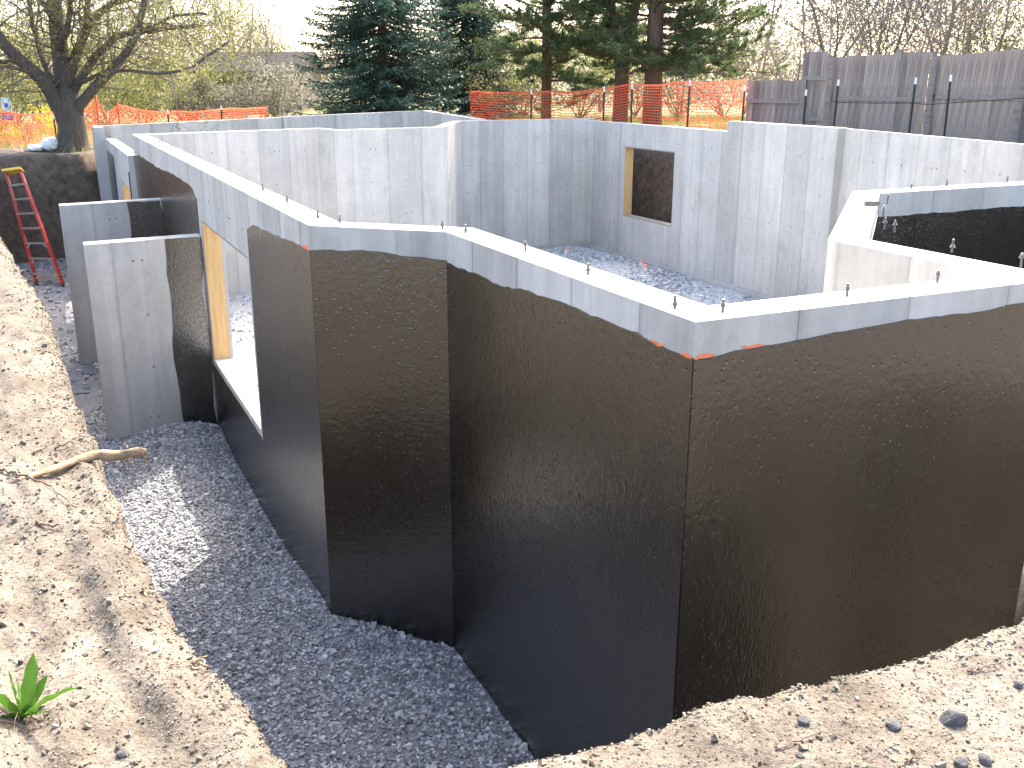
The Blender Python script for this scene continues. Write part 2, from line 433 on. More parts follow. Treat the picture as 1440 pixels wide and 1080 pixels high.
def wall(name, A0, A1, B0, B1, zt0, zt1, openings=(), steps=(), zb=ZB, parent=FOUND, end0=False, end1=False, groove=(True, True), phase=0.0, label=None):
    """cast wall between outer line A0-A1 and inner line B0-B1 (e,u); openings (s0,s1,z0,z1) in metres along the outer line;
    form-panel seams are real recesses"""
    A0, A1, B0, B1 = (np.asarray(p, float) for p in (A0, A1, B0, B1))
    L = np.linalg.norm(A1 - A0)
    cuts = {0.0, L}; gro = []
    x = .61 - phase
    while x < L - .15:
        if all(not (o[0] - .03 < x < o[1] + .03) for o in openings) and x > .12:
            gro.append(x); cuts.update((x - .0035, x + .0035))
        x += .61
    for o in openings: cuts.update(o[:2])
    for s_, _ in steps: cuts.add(s_)
    us = np.array(sorted(cuts)); zs = sorted({0.0, *[o[2] for o in openings], *[o[3] for o in openings]} - {0.0}) if openings else []
    lev = [zb] + list(zs) + ['top']
    nu, nz = len(us) - 1, len(lev) - 1
    def ztop(s):
        z = zt0 + (zt1 - zt0) * s / L
        return z
    def zof(l, s, dz): return (ztop(s) + dz) if l == 'top' else l
    keep = np.ones((nu, nz), bool); dep = np.zeros(nu); dzs = np.zeros(nu)
    for i in range(nu):
        c = (us[i] + us[i + 1]) / 2
        if us[i + 1] - us[i] < .011 and any(abs(c - g) < .004 for g in gro): dep[i] = .0025
        for s_, dz in steps:
            if c > s_: dzs[i] = dz
        for o in openings:
            for j in range(nz):
                lo = lev[j]; hi = lev[j + 1]
                if o[0] <= c <= o[1] and lo != 'top' and hi != 'top' and lo >= o[2] - 1e-6 and hi <= o[3] + 1e-6: keep[i, j] = False
    V = []; Q = []; UV = []
    def P(s, v, z):
        t = s / L
        a = A0 + (A1 - A0) * t; b = B0 + (B1 - B0) * t
        w_ = np.linalg.norm(b - a)
        p = a + (b - a) / w_ * (v if v < T / 2 else w_ - (T - v))
        q = hp(*p); return (q[0], q[1], z)
    def quad(c):
        k = len(V)
        for s, v, z in c: V.append(P(s, v, z)); UV.append((s + phase, z))
        Q.append((k, k + 1, k + 2, k + 3))
    for i in range(nu):
        s0, s1 = us[i], us[i + 1]
        fo = dep[i] if groove[0] else 0; fi = T - (dep[i] if groove[1] else 0)
        for j in range(nz):
            if not keep[i, j]: continue
            z00, z01 = zof(lev[j], s0, dzs[i]), zof(lev[j], s1, dzs[i]); z10, z11 = zof(lev[j + 1], s0, dzs[i]), zof(lev[j + 1], s1, dzs[i])
            quad([(s0, fo, z00), (s1, fo, z01), (s1, fo, z11), (s0, fo, z10)])
            quad([(s1, fi, z01), (s0, fi, z00), (s0, fi, z10), (s1, fi, z11)])
            if j == nz - 1 or not keep[i, j + 1]: quad([(s0, fo, z10), (s1, fo, z11), (s1, fi, z11), (s0, fi, z10)])
            if j == 0 or not keep[i, j - 1]: quad([(s1, fo, z01), (s0, fo, z00), (s0, fi, z00), (s1, fi, z01)])
            for nb, s_, za, zc in ((i - 1, s0, z00, z10), (i + 1, s1, z01, z11)):
                if 0 <= nb < nu:
                    if not keep[nb, j]: quad([(s_, fo, za), (s_, fo, zc), (s_, fi, zc), (s_, fi, za)])
                    else:
                        fo2 = dep[nb] if groove[0] else 0; fi2 = T - (dep[nb] if groove[1] else 0)
                        if dep[i] > dep[nb]:
                            if fo2 != fo: quad([(s_, fo2, za), (s_, fo2, zc), (s_, fo, zc), (s_, fo, za)])
                            if fi2 != fi: quad([(s_, fi2, za), (s_, fi2, zc), (s_, fi, zc), (s_, fi, za)])
                        zc2 = zof(lev[j + 1], s_, dzs[nb])
                        if lev[j + 1] == 'top' and zc > zc2 + 1e-4: quad([(s_, fo, zc2), (s_, fo, zc), (s_, fi, zc), (s_, fi, zc2)])
                elif (nb < 0 and end0) or (nb >= nu and end1):
                    quad([(s_, fo, za), (s_, fo, zc), (s_, fi, zc), (s_, fi, za)])
    o = obj(name, V, [np.array(Q)], CONC, parent, uv=UV)
    if label: o['label'] = label
    # form tie holes: dark plugs coloured as shaded recesses, rows on both faces
    mb = MB()
    tdir = (A1 - A0) / L; nrm = np.array([tdir[1], -tdir[0]])
    k = 0
    for x in np.arange(.30 - phase % .61, L - .1, .61):
        if x < .1: continue
        for z in (-.32, -.95, -1.58, -2.2, -2.75):
            if z > zt0 - .1 or z < zb + .15: continue
            if any(o_[0] - .05 < x < o_[1] + .05 and o_[2] - .05 < z < o_[3] + .05 for o_ in openings): continue
            for side in (0, 1):
                for dx in ((-.09, .0) if (k + side) % 3 == 0 else (0.0,)):
                    base = (A0 + tdir * (x + dx)) if side == 0 else (B0 + (B1 - B0) * ((x + dx) / L))
                    dn = nrm if side == 0 else -nrm
                    p0 = base - dn * .004; p1 = base + dn * .003
                    mb.tube([h3(*p0, z + .012 * ((k * 7) % 5 - 2)), h3(*p1, z + .012 * ((k * 7) % 5 - 2))], [.015, .011], 6)
            k += 1
    if mb.n: tag(mb.build('tie_hole_plugs', TIE, o), kind='stuff')
    return o, L

TIE = m_plain('dark_tie_holes', (.16, .14, .125), .8, .3, 60)  # dark tone stands for the shade inside the tie holes

def tar(parent, A0, A1, top, segs, zb=-3.1, side_noise=0.0, off=.005, seed=1):
    """sprayed coating: a thin skin on the outer face with an uneven upper edge; top(s) gives its height; segs = [(s0,s1),...]"""
    A0, A1 = np.asarray(A0, float), np.asarray(A1, float)
    L = np.linalg.norm(A1 - A0); t = (A1 - A0) / L; n = np.array([t[1], -t[0]])
    V = []; Q = []
    for s0, s1 in segs:
        m = max(2, int((s1 - s0) / .05) + 1)
        ss = np.linspace(s0, s1, m)
        zt = np.array([top(s) for s in ss])
        zt = zt + .008 * vnoise(ss, ss * 0 + seed, .22, seed) + .007 * vnoise(ss, ss * 0 + seed, .07, seed + 1)
        rows = np.linspace(0, 1, 13)
        b = len(V)
        for r in rows:
            for i, s in enumerate(ss):
                ds = 0
                if side_noise and (i == 0 or i == m - 1):
                    ds = side_noise * float(vnoise(np.array(r * 3.0), np.array(.3 + i), .45, seed + 3)) + .3 * side_noise * float(vnoise(np.array(r * 3.0), np.array(.7), .12, seed + 5))
                V.append(h3(*(A0 + t * (s + ds) + n * off), zb + (zt[i] - zb) * r))
        for i, s in enumerate(ss): V.append(h3(*(A0 + t * s - n * .004), zt[i] + .004))
        for j in range(len(rows)):
            for i in range(m - 1): Q.append((b + j * m + i, b + j * m + i + 1, b + (j + 1) * m + i + 1, b + (j + 1) * m + i))
        for i0 in (0, m - 1):               # skin edge turned back to the wall
            k = len(V)
            for j in range(len(rows)): V.append(np.asarray(V[b + j * m + i0]) - np.array([*(E2 * n[0] + U2 * n[1]) * (off + .004), 0]))
            for j in range(len(rows) - 1): Q.append((b + j * m + i0, b + (j + 1) * m + i0, k + j + 1, k + j))
    return obj('asphalt_coating', V, [np.array(Q)], TAR, parent)

# ---- the perimeter
# the outline runs from the far end of the left wall to the near corner and on to the right and back
Lw = 12.47
def left_top(s_from_far):          # along outer line, measured from the far end
    u = Lw - s_from_far
    if u < 2.19: return -.16 - .09 * (u / 2.19) - .05 * sstep(1.9, 2.19, u)
    if u < 5.08: return -2.205
    return -.245 - .10 * sstep(5.4, 5.1, u) - .05 * sstep(7, 9, u)
SILL, HEAD, WU0, WU1 = -2.16, -.56, 2.28, 4.90
wl, _ = wall('wall', EXT[12], EXT[0], INT[12], INT[0], 0, 0, [(Lw - WU1, Lw - WU0, SILL, HEAD)], end0=True)
tar(wl, EXT[12], EXT[0], left_top, [(.0, Lw - 5.08), (Lw - 5.075, Lw - 2.195), (Lw - 2.19, Lw)], seed=3)
w2, l2 = wall('wall', EXT[0], EXT[1], INT[0], INT[1], 0, 0)
tar(w2, EXT[0], EXT[1], lambda s: -.160 + .012 * math.sin(s * 5), [(0, l2)], seed=11)
w3, l3 = wall('wall', EXT[1], EXT[2], INT[1], INT[2], 0, 0, phase=.2)
tar(w3, EXT[1], EXT[2], lambda s: -.185 + .05 * sstep(.7, 1.6, s) - .01 * sstep(1.8, 2.6, s), [(0, l3)], seed=17)
w4, l4 = wall('wall', EXT[2], EXT[3], INT[2], INT[3], 0, 0, phase=.1)
tar(w4, EXT[2], EXT[3], lambda s: -.150 + .05 * sstep(0, 1.4, s), [(0, l4)], seed=23)
w5, l5 = wall('wall', EXT[3], EXT[4], INT[3], INT[4], 0, 0)
tar(w5, EXT[3], EXT[4], lambda s: -.12, [(0, l5)], seed=29)
w6, l6 = wall('wall', EXT[4], EXT[5], INT[4], INT[5], 0, 0)
tar(w6, EXT[4], EXT[5], lambda s: -.15, [(0, l6)], seed=31)
w7, l7 = wall('wall', EXT[5], EXT[6], INT[5], INT[6], 0, 0)
tar(w7, EXT[5], EXT[6], lambda s: -.195, [(0, l7)], seed=37)
# right wall: thinner stretch towards the camera, then a thicker one, with a step down near the far corner
SPL = 6.36
rA, rB = EXT[6], EXT[7]
pm = np.array([10.42, SPL]); 
w8, l8 = wall('wall', rA, pm, (10.36, INT[6][1]), (10.36, SPL), .02, .145)
Lr = np.linalg.norm(rB - pm)
WR0, WR1 = 10.95 - SPL, 12.90 - SPL
w9, _ = wall('wall', pm, (10.42, INT[7][1]), (10.2, SPL), INT[7], .155, .175, [(WR0, WR1, -2.02, -.50)], steps=[(9.26 - SPL, -.185)], end0=True)
w10, _ = wall('wall', EXT[7], EXT[8], (10.42, INT[7][1]), INT[8], .03, .03)
w11, _ = wall('wall', EXT[8], EXT[9], INT[8], INT[9], .03, .03)
w12, _ = wall('wall', EXT[9], EXT[10], INT[9], INT[10], .03, .015, phase=.2)
w13, _ = wall('wall', EXT[10], EXT[11], INT[10], INT[11], .02, .04)
w14, _ = wall('wall', EXT[11], EXT[12], INT[11], INT[12], .04, -.005)
unseen_wall, _ = wall('wall', (7.6, -.125), (7.6, -3.7), (7.82, -.125), (7.82, -3.7), 0, 0, end0=True, end1=True)  # added wall out of view, only to darken what the notch coating mirrors
tar(unseen_wall, (7.6, -.125), (7.6, -3.7), lambda s: -.15, [(.01, 3.57)], seed=61)
# rooms behind
wk, _ = wall('wall', (-.10, 18.2), (-.10, 12.48), (.12, 18.2), (.12, 12.48), -.36, -.36, [(3.6, 5.3, -2.0, -.98)], end0=True, end1=True)
tar(wk, (-.10, 18.2), (-.10, 12.48), lambda s: -.60, [(.15, 2.2)], seed=41)
tar(wk, (-.10, 18.2), (-.10, 12.48), lambda s: -.66, [(5.45, 5.70)], seed=43)
wall('wall', (-.32, 18.72), (-.32, 18.21), (-.10, 18.72), (-.10, 18.21), -.10, -.12, end0=True, end1=True)
wall('wall', (4.0, 18.94), (-.32, 18.94), (4.0, 18.72), (-.32, 18.72), .02, -.11, end0=True, end1=True)
wall('wall', (7.82, 18.82), (4.01, 18.82), (7.60, 18.60), (4.01, 18.60), .14, .04, end1=True)
wall('wall', (7.82, 15.0), (7.82, 18.82), (7.60, 15.0), (7.60, 18.60), .04, .14, end0=True)
# wing walls standing out from the left wall
g1, _ = wall('wing_wall', (-1.20, 5.02), (-.006, 5.02), (-1.20, 5.24), (-.006, 5.24), -.77, -.75, end0=True, groove=(True, False), phase=.35)
tar(g1, (-1.20, 5.02), (-.006, 5.02), lambda s: -.765, [(.80, 1.19)], side_noise=.05, seed=51)
g2, _ = wall('wing_wall', (-1.34, 8.72), (-.006, 8.72), (-1.34, 8.94), (-.006, 8.94), -.755, -.73, end0=True, groove=(True, False), phase=.2)
tar(g2, (-1.34, 8.72), (-.006, 8.72), lambda s: -.75, [(.88, 1.33)], side_noise=.05, seed=53)

# footing ledges at the foot of the right and back walls
mb = MB()
mb.box(h3(10.2 - .10, (SPL + 14.64) / 2, -2.90), np.array([*E2 * .10, 0]), np.array([*U2 * (14.64 - SPL) / 2, 0]), (0, 0, .055))
mb.box(h3(8.5, 14.54, -2.905), np.array([*E2 * 1.5, 0]), np.array([*U2 * .10, 0]), (0, 0, .055))
mb.build('footing', CONC, FOUND)

OLDWOOD = m_grain('grey_lumber', (.22, .19, .15), (.36, .32, .27), 2, .85)
# window bucks (lumber linings) with their boards
def buck(parent, e0, e1, ua, ub, z0, z1, th=.022, proud=-.006):
    lo, hi = min(e0, e1) - proud, max(e0, e1) + proud
    ex = np.array([*E2 * (hi - lo) / 2, 0]); c = (lo + hi) / 2
    uy = lambda h: np.array([*U2 * h, 0])
    for nm, u_, hu, zc, hz in (('jamb', ua + th / 2 + .001, th / 2, (z0 + z1) / 2, (z1 - z0) / 2 - .001), ('jamb', ub - th / 2 - .001, th / 2, (z0 + z1) / 2, (z1 - z0) / 2 - .001),
                               ('head', (ua + ub) / 2, (ub - ua) / 2 - th - .003, z1 - th / 2 - .001, th / 2), ('sill', (ua + ub) / 2, (ub - ua) / 2 - th - .003, z0 + th / 2 + .001, th / 2)):
        m = MB(); m.box(h3(c, u_, zc), ex, uy(hu), (0, 0, hz)); m.build('buck_' + nm, WHITE if (nm == 'sill' and parent is wl) else (BUCK if nm == 'jamb' and u_ > (ua + ub) / 2 else OLDWOOD), parent)
buck(wl, 0, T, WU0, WU1, SILL, HEAD)
buck(w9, 10.2, 10.42, 10.95, 12.90, -2.02, -.50)
buck(wk, -.10, .12, 18.2 - 5.3, 18.2 - 3.6, -2.0, -.98)

# anchor bolts along the wall tops: rod, with a nut and washer as sub-part
rod = MB(); rod.tube([(0, 0, -.02), (0, 0, .055)], .0065, 8)
nut = MB(); nut.tube([(0, 0, .034), (0, 0, .038)], .014, 10); nut.tube([(0, 0, .038), (0, 0, .049)], .0105, 6)
me_rod = mesh_of('anchor_bolt', np.concatenate(rod.V), [np.concatenate(rod.Q), np.concatenate(rod.T)], STEEL)
me_nut = mesh_of('nut', np.concatenate(nut.V), [np.concatenate(nut.Q), np.concatenate(nut.T)], STEEL)
def bolt(e, u, z=0):
    o = bpy.data.objects.new('anchor_bolt', me_rod); COL.objects.link(o); o.parent = FOUND
    o.location = Vector(h3(e, u, z)) - FOUND.location; o.rotation_euler = (R(random.uniform(-3, 3)), R(random.uniform(-3, 3)), random.random())
    c = bpy.data.objects.new('nut', me_nut); COL.objects.link(c); c.parent = o; c.location = (0, 0, random.uniform(-.03, .004))
def bolt_px(px, py, z=0):
    d = at(px, py, 1.0) - np.array([0, 0, CAM_Z]); p = np.array([0, 0, CAM_Z]) + d * ((z - CAM_Z) / d[2])
    e, u = toeu(p[0], p[1]); bolt(e, u, z)
for q in [(370, 268), (404, 286), (447, 307), (478, 314), (622, 322), (655, 328), (739, 353), (827, 386), (949, 433), (1016, 439), (1191, 416),
          (1318, 397), (1339, 350), (1244, 318), (1258, 322), (1242, 300), (1248, 283), (1281, 267), (1331, 262), (1416, 256), (1436, 371)]:
    bolt_px(*q)
for u in (7.9, 9.3, 10.7): bolt(.11, u)
dk_ = at(1231, 289, 1.0) - np.array([0, 0, CAM_Z]); PK = toeu(*((np.array([0, 0, CAM_Z]) + dk_ * (-CAM_Z / dk_[2]))[:2]))
# small dark block on the inner top edge of the angled wall
p_ = MB(); q_ = h3(*PK, .006); p_.box(q_ + [-.03, 0, .012], (.05, 0, 0), (0, .025, 0), (0, 0, .016))
p_.build('dark_block', m_plain('dark_brown_block', (.20, .17, .15), .8, .3, 30), FOUND)

# orange survey paint at the coating edge by the corners
def paint(parent, A, B, s0, s1, z, h):
    A, B = np.asarray(A, float), np.asarray(B, float); t = (B - A) / np.linalg.norm(B - A); n = np.array([t[1], -t[0]])
    m = MB(); ss = np.linspace(s0, s1, 12); V = []
    for i, s in enumerate(ss):
        k = math.sin(math.pi * i / 11) ** .5
        j = .006 * float(vnoise(np.array(s), np.array(z), .03, 5))
        V += [h3(*(A + t * s + n * .0085), z - h * .4 * k + j), h3(*(A + t * s + n * .0085), z + h * .5 * k + j), h3(*(A + t * s + n * .002), z + h * .5 * k + j + .002)]
    Q = []
    for i in range(11): Q += [(3 * i, 3 * i + 3, 3 * i + 4, 3 * i + 1), (3 * i + 1, 3 * i + 4, 3 * i + 5, 3 * i + 2)]
    m.add(V, Q); m.build('paint_mark', SPRAY, parent)
paint(w4, EXT[2], EXT[3], .004, .10, -.147, .014)
paint(w4, EXT[2], EXT[3], .23, .34, -.128, .009)
paint(w3, EXT[1], EXT[2], l3 - .08, l3 - .004, -.147, .014)
paint(w3, EXT[1], EXT[2], l3 - .30, l3 - .20, -.145, .010)
paint(wl, EXT[12], EXT[0], Lw - .22, Lw - .01, -.160, .018)

# ------------------------------------------------------------------ gravel inside and outside
def inside_house(x, y):
    e, u = toeu(x, y); return sdist(e, u, EXT).reshape(np.shape(x))
def gz_out(x, y):
    e, u = toeu(x, y)
    z = -3.0 + .035 * vnoise(x, y, .9, 21) + .02 * vnoise(x, y, .3, 22)
    z = z + .16 * np.exp(-(((e + .55) / .55) ** 2 + ((u - 4.75) / .5) ** 2))
    z = z + .19 * np.exp(-(((e - .1) / .75) ** 2 + ((u + .1) / 1.5) ** 2))
    return z
xs = np.arange(-12, 8.0, .10); ys = np.arange(2.0, 29, .10)
X, Y = np.meshgrid(xs, ys); Z = gz_out(X, Y)
n_ = len(xs); ii = (np.arange(len(ys) - 1)[:, None] * n_ + np.arange(n_ - 1)[None])
Q = np.stack([ii, ii + 1, ii + n_ + 1, ii + n_], -1).reshape(-1, 4)
cx = X[:-1, :-1].ravel() + .05; cy = Y[:-1, :-1].ravel() + .05
okq = (sdist(cx, cy, PIT) < -.05) & (inside_house(cx, cy) > -.12)
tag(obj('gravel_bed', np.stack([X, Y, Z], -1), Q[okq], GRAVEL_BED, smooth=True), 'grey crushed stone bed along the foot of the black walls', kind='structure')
m = MB(); V = [(*hp(*p), -2.905) for p in INT]
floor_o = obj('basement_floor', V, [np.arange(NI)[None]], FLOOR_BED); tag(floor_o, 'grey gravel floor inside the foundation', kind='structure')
V = [(*hp(*p), -2.95) for p in ((.12, 12.4), (3.2, 12.4), (3.6, 12.2), (5.4, 12.2), (7.0, 15), (7.6, 18.6), (-.1, 18.7), (.1, 18.2))]
tag(obj('basement_floor', V, [np.arange(8)[None]], GRAVEL_BED), 'gravel floor of the back room', kind='structure')

CUBE = np.array([(-1, -1, -1), (1, -1, -1), (1, 1, -1), (-1, 1, -1), (-1, -1, 1), (1, -1, 1), (1, 1, 1), (-1, 1, 1)], float)
CQ = np.array([(3, 2, 1, 0), (4, 5, 6, 7), (0, 1, 5, 4), (1, 2, 6, 5), (2, 3, 7, 6), (3, 0, 4, 7)])
def stones(name, P, r, mat, label, squash=.7):
    n = len(P)
    V = CUBE[None] * np.array([.62, .62, .62]) + rng.normal(0, .22, (n, 8, 3))
    V = V * (np.stack([rng.uniform(.7, 1.25, n), rng.uniform(.7, 1.25, n), rng.uniform(.5, .9, n) * squash / .7], -1))[:, None]
    a = rng.uniform(0, 6.28, n); b = rng.normal(0, .5, n)
    ca, sa, cb, sb = np.cos(a), np.sin(a), np.cos(b), np.sin(b)
    x, y, z = V[..., 0], V[..., 1], V[..., 2]
    y, z = y * cb[:, None] - z * sb[:, None], y * sb[:, None] + z * cb[:, None]
    x, y = x * ca[:, None] - y * sa[:, None], x * sa[:, None] + y * ca[:, None]
    V = np.stack([x, y, z], -1) * r[:, None, None] + P[:, None]
    F = (CQ[None] + (np.arange(n) * 8)[:, None, None]).reshape(-1, 4)
    return tag(obj(name, V.reshape(-1, 3), [F], mat), label, kind='stuff')
n = 130000
x = rng.uniform(-5.2, 1.2, n); y = rng.uniform(2.2, 12.5, n)
ok = (sdist(x, y, PIT) < -.16) & (inside_house(x, y) > .015)
x, y = x[ok], y[ok]; e, u = toeu(x, y); ok = (e < .9) & (u < 8.7); x, y = x[ok][:56000], y[ok][:56000]
P = np.stack([x, y, gz_out(x, y) + .004], -1)
stones('gravel_stones', P, rng.uniform(.008, .0185, len(P)) * (1 + .9 * (rng.random(len(P)) > .96)), STONE, 'loose grey crushed stone lying in the trench')
n = 4000
x = rng.uniform(-11, -4, n); y = rng.uniform(12, 25, n); ok = (sdist(x, y, PIT) < -.3) & (inside_house(x, y) > .02); x, y = x[ok], y[ok]
e, u = toeu(x, y); ok = (e < -.12) & (e > -3); x, y = x[ok], y[ok]
stones('gravel_stones', np.stack([x, y, gz_out(x, y)], -1), rng.uniform(.02, .06, len(x)), STONE, 'coarse stone in the shaded far end of the trench')
e1 = np.concatenate([rng.uniform(6.8, 10.1, 7500), rng.uniform(.3, 4.5, 6500)]); u1 = np.concatenate([rng.uniform(3.5, 14.5, 7500), rng.uniform(3.5, 11.9, 6500)])
p2 = O2 + e1[:, None] * E2 + u1[:, None] * U2
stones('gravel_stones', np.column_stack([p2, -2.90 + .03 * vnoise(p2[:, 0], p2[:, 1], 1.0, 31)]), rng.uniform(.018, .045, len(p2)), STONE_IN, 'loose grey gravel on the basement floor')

# clods and crumbs on the dirt banks near the camera
n = 190000
d = 1.0 * (11.0 / 1.0) ** rng.random(n); az = rng.uniform(R(-42), R(40), n)
x = d * np.sin(az) * 1.0; y = d * np.cos(az)
ok = (sdist(x, y, PIT) > -.06); x, y, d = x[ok][:70000], y[ok][:70000], d[ok][:70000]
r = np.exp(rng.normal(-6.45, .60, len(x))) * np.clip(d / 2.2, .7, 1.7)
P = np.stack([x, y, ground_z(x, y) + r * .25], -1)
ed = []
for i in range(22):
    a_, b_ = PIT[i], PIT[i + 1]; m_ = int(np.linalg.norm(b_ - a_) * 330); tt = rng.random(m_)[:, None]; ed.append(a_ + (b_ - a_) * tt + rng.normal(0, .07, (m_, 2)))
ed = np.concatenate(ed); re_ = np.minimum(np.exp(rng.normal(-5.6, .5, len(ed))), .0085)
Pe = np.column_stack([ed, ground_z(ed[:, 0], ed[:, 1]) + re_ * .2]); ke = sdist(ed[:, 0], ed[:, 1], PIT) > -.10
P = np.vstack([P, Pe[ke]]); r = np.r_[r, re_[ke]]
stones('dirt_clods', P, r, CLOD, 'dry crumbs of earth and small pebbles scattered over the bank', .8)

# footing edge strip beneath the black walls, where coating has run down over stone
# ------------------------------------------------------------------ stepladder
def stepladder():
    fl = np.array([-9.42, 19.45, -3.0]); fr = np.array([-8.82, 19.30, -3.0])
    tl = at(8, 243, 21.55); tr = at(29, 240, 21.55)
    t = thing('stepladder', (fl + fr) / 2, 'red stepladder with yellow top leaning against the shaded far bank', 'ladder')
    mid = lambda a, b, k: a + (b - a) * k
    acr = (fr - fl) / np.linalg.norm(fr - fl); alo = (mid(tl, tr, .5) - mid(fl, fr, .5)); alo /= np.linalg.norm(alo)
    nrm = np.cross(acr, alo)
    if nrm[1] > 0: nrm = -nrm                      # towards the camera
    for a, b, s in ((fl, tl, 1), (fr, tr, -1)):
        m = MB(); dd = (b - a); L = np.linalg.norm(dd); dd = dd / L
        m.box((a + b) / 2, dd * L / 2, acr * .012, nrm * .042)
        m.box((a + b) / 2 + nrm * .038 + acr * s * .016, dd * L / 2, acr * .022, nrm * .006)
        rl = m.build('side_rail', LADDER_RED, t)
        f = MB(); f.box(a + dd * .03, dd * .05, acr * .02, nrm * .05); f.build('foot_pad', POST_GREEN, rl)
        m = MB(); a2 = a - nrm * .085 + dd * .12; b2 = b - nrm * .07
        dd2 = (b2 - a2); L2 = np.linalg.norm(dd2); dd2 = dd2 / L2
        m.box((a2 + b2) / 2, dd2 * L2 / 2, acr * .012, nrm * .022); m.build('rear_rail', LADDER_RED, t)
    ks = [.095, .225, .355, .485, .615, .745, .875]
    for i, k in enumerate(ks):
        a, b = mid(fl, tl, k), mid(fr, tr, k)
        m = MB(); m.box((a + b) / 2 + nrm * .005, (b - a) / 2, np.array([0, -.048, 0]) , (0, 0, .011))
        m.box((a + b) / 2 + nrm * .045 - np.array([0, 0, .014]), (b - a) / 2, nrm * .004, (0, 0, .02))
        st = m.build('step', ALU, t)
        if i < 3:
            for p, q in ((a, b), (b, a)):
                m = MB(); m.tube([p + (q - p) * .26 + nrm * .03, p + (q - p) * .02 - alo * .17 + nrm * .03], .011, 5); m.build('brace', ALU if i else YELLOW, st)
    m = MB(); c = (tl + tr) / 2; m.box(c + alo * .03, (tr - tl) * .62, nrm * .085, alo * .035); m.build('top_cap', YELLOW, t)
stepladder()

# ------------------------------------------------------------------ roots, stones and a weed on the near bank
def gpt(px, py, z0=-.7, lift=0.0):
    d = at(px, py, 1.0) - np.array([0, 0, CAM_Z]); z = z0
    for _ in range(12):
        p = np.array([0, 0, CAM_Z]) + d * ((z - CAM_Z) / d[2]); z = .5 * z + .5 * float(ground_z(p[0:1], p[1:2])[0])
    p[2] = z + lift; return p

def thick_root():
    a = gpt(30, 676); b = gpt(95, 660); c = gpt(128, 648)
    P = [a - np.array([.08, .0, .03]), a + [0, 0, .01], (a + b) / 2 + [0, 0, .016], b + [0, 0, .022], c + [.01, 0, .028]]
    e1 = at(165, 641, c[1] + .06); e2 = at(190, 634, c[1] + .08); e3 = at(205, 635, c[1] + .09)
    P = np.array(P + [e1, e2, e3])
    k0 = np.linspace(0, 1, len(P)); k1 = np.linspace(0, 1, 36); r0_ = np.array([.004, .010, .015, .019, .022, .0225, .021, .014])
    rad = np.interp(k1, k0, r0_) * (1 + .16 * vnoise(k1, k1 * 0, .06, 71)); P = np.stack([np.interp(k1, k0, P[:, i]) for i in range(3)], -1)
    for _ in range(3): P[1:-1] = (P[:-2] + 2 * P[1:-1] + P[2:]) / 4
    P = P + np.stack([0 * k1, 0 * k1, .004 * vnoise(k1, k1 * 0, .09, 72)], -1)
    t = thing('tree_root', a, 'thick pale broken root jutting out over the gravel trench from the left bank', 'root')
    m = MB(); m.tube(P, rad, 16)
    V = np.concatenate(m.V); V = V + np.stack([.003 * vnoise(V[:, 0] + V[:, 2], V[:, 1] * 3, .014, 40), 0 * V[:, 0], .003 * vnoise(V[:, 0], (V[:, 2] + V[:, 1]) * 3, .016, 41)], -1)
    o = obj('stem', V, [np.concatenate(m.Q), np.concatenate(m.T)], ROOTM, t, True)
    m = MB()
    for px, py, qx, qy, r in ((176, 634, 181, 662, .0035), (200, 636, 203, 651, .004), (203, 634, 206, 645, .003), (170, 645, 174, 656, .005), (160, 648, 157, 657, .004), (186, 643, 190, 652, .003), (150, 651, 146, 663, .004), (179, 630, 176, 623, .0025), (196, 630, 207, 633, .004)):
        Y = c[1] + .06
        p, q = at(px, py, Y), at(qx, qy, Y + .03); m.tube([p, (p + q) / 2 + [.006, 0, -.002], q], [r * 1.5, r, r * .5], 5)
    m.build('torn_fibres', ROOTM, t)
thick_root()

def rootlet(name, pts, r, mat, label, cat='root', lift=.004):
    P = [gpt(x, y, -.7, lift + h) for x, y, h in pts]
    P = np.array(P); k = np.linspace(0, 1, 4 * len(P)); kk = np.linspace(0, 1, len(P))
    Ps = np.stack([np.interp(k, kk, P[:, i]) for i in range(3)], -1)
    Ps += rng.normal(0, r * .8, Ps.shape)
    m = MB(); m.tube(Ps, np.linspace(r, r * .5, len(Ps)), 6)
    o = m.build(name, mat, None, True, origin=P[0]); return tag(o, label, cat)
rootlet('root', [(48, 640, 0), (66, 630, .02), (85, 615, .03), (104, 596, .06)], .006, ROOT_DARK, 'thin dark root curling off the bank just above the thick broken root')
rootlet('root', [(76, 632, 0), (92, 630, .02), (105, 627, .03), (118, 618, .03)], .005, ROOT_DARK, 'short thin root lying on the bank between the thick root and the curled one')
rootlet('root', [(0, 662, 0), (20, 668, .01), (45, 676, .01), (75, 690, .01), (110, 720, .01)], .006, ROOT_DARK, 'long dark root trailing down the bank below the thick broken root')
rootlet('twig', [(50, 738, 0), (70, 742, .01), (92, 746, .01)], .006, ROOT_DARK, 'short brown twig lying level on the bank left of the sunlit gravel', 'twig')
rootlet('root', [(270, 932, .0), (285, 938, .02), (292, 944, .01), (296, 936, .03), (293, 927, .02)], .004, ROOTM, 'small pale hooked root at the bank edge below the blue-grey gravel')
rootlet('root', [(240, 938, 0), (256, 938, .012), (272, 936, .01), (290, 932, .02)], .0025, ROOTM, 'thin pale straight root beside the small hooked root')
rootlet('twig', [(1092, 1056, 0), (1115, 1048, .004), (1140, 1038, .006), (1160, 1033, .004)], .0028, ROOT_DARK, 'thin straight twig on the dirt below the right black wall', 'twig')
rootlet('twig', [(1272, 1074, 0), (1285, 1070, .004), (1300, 1061, .006)], .0028, ROOT_DARK, 'short twig on the dirt left of the two smallest dark stones', 'twig')
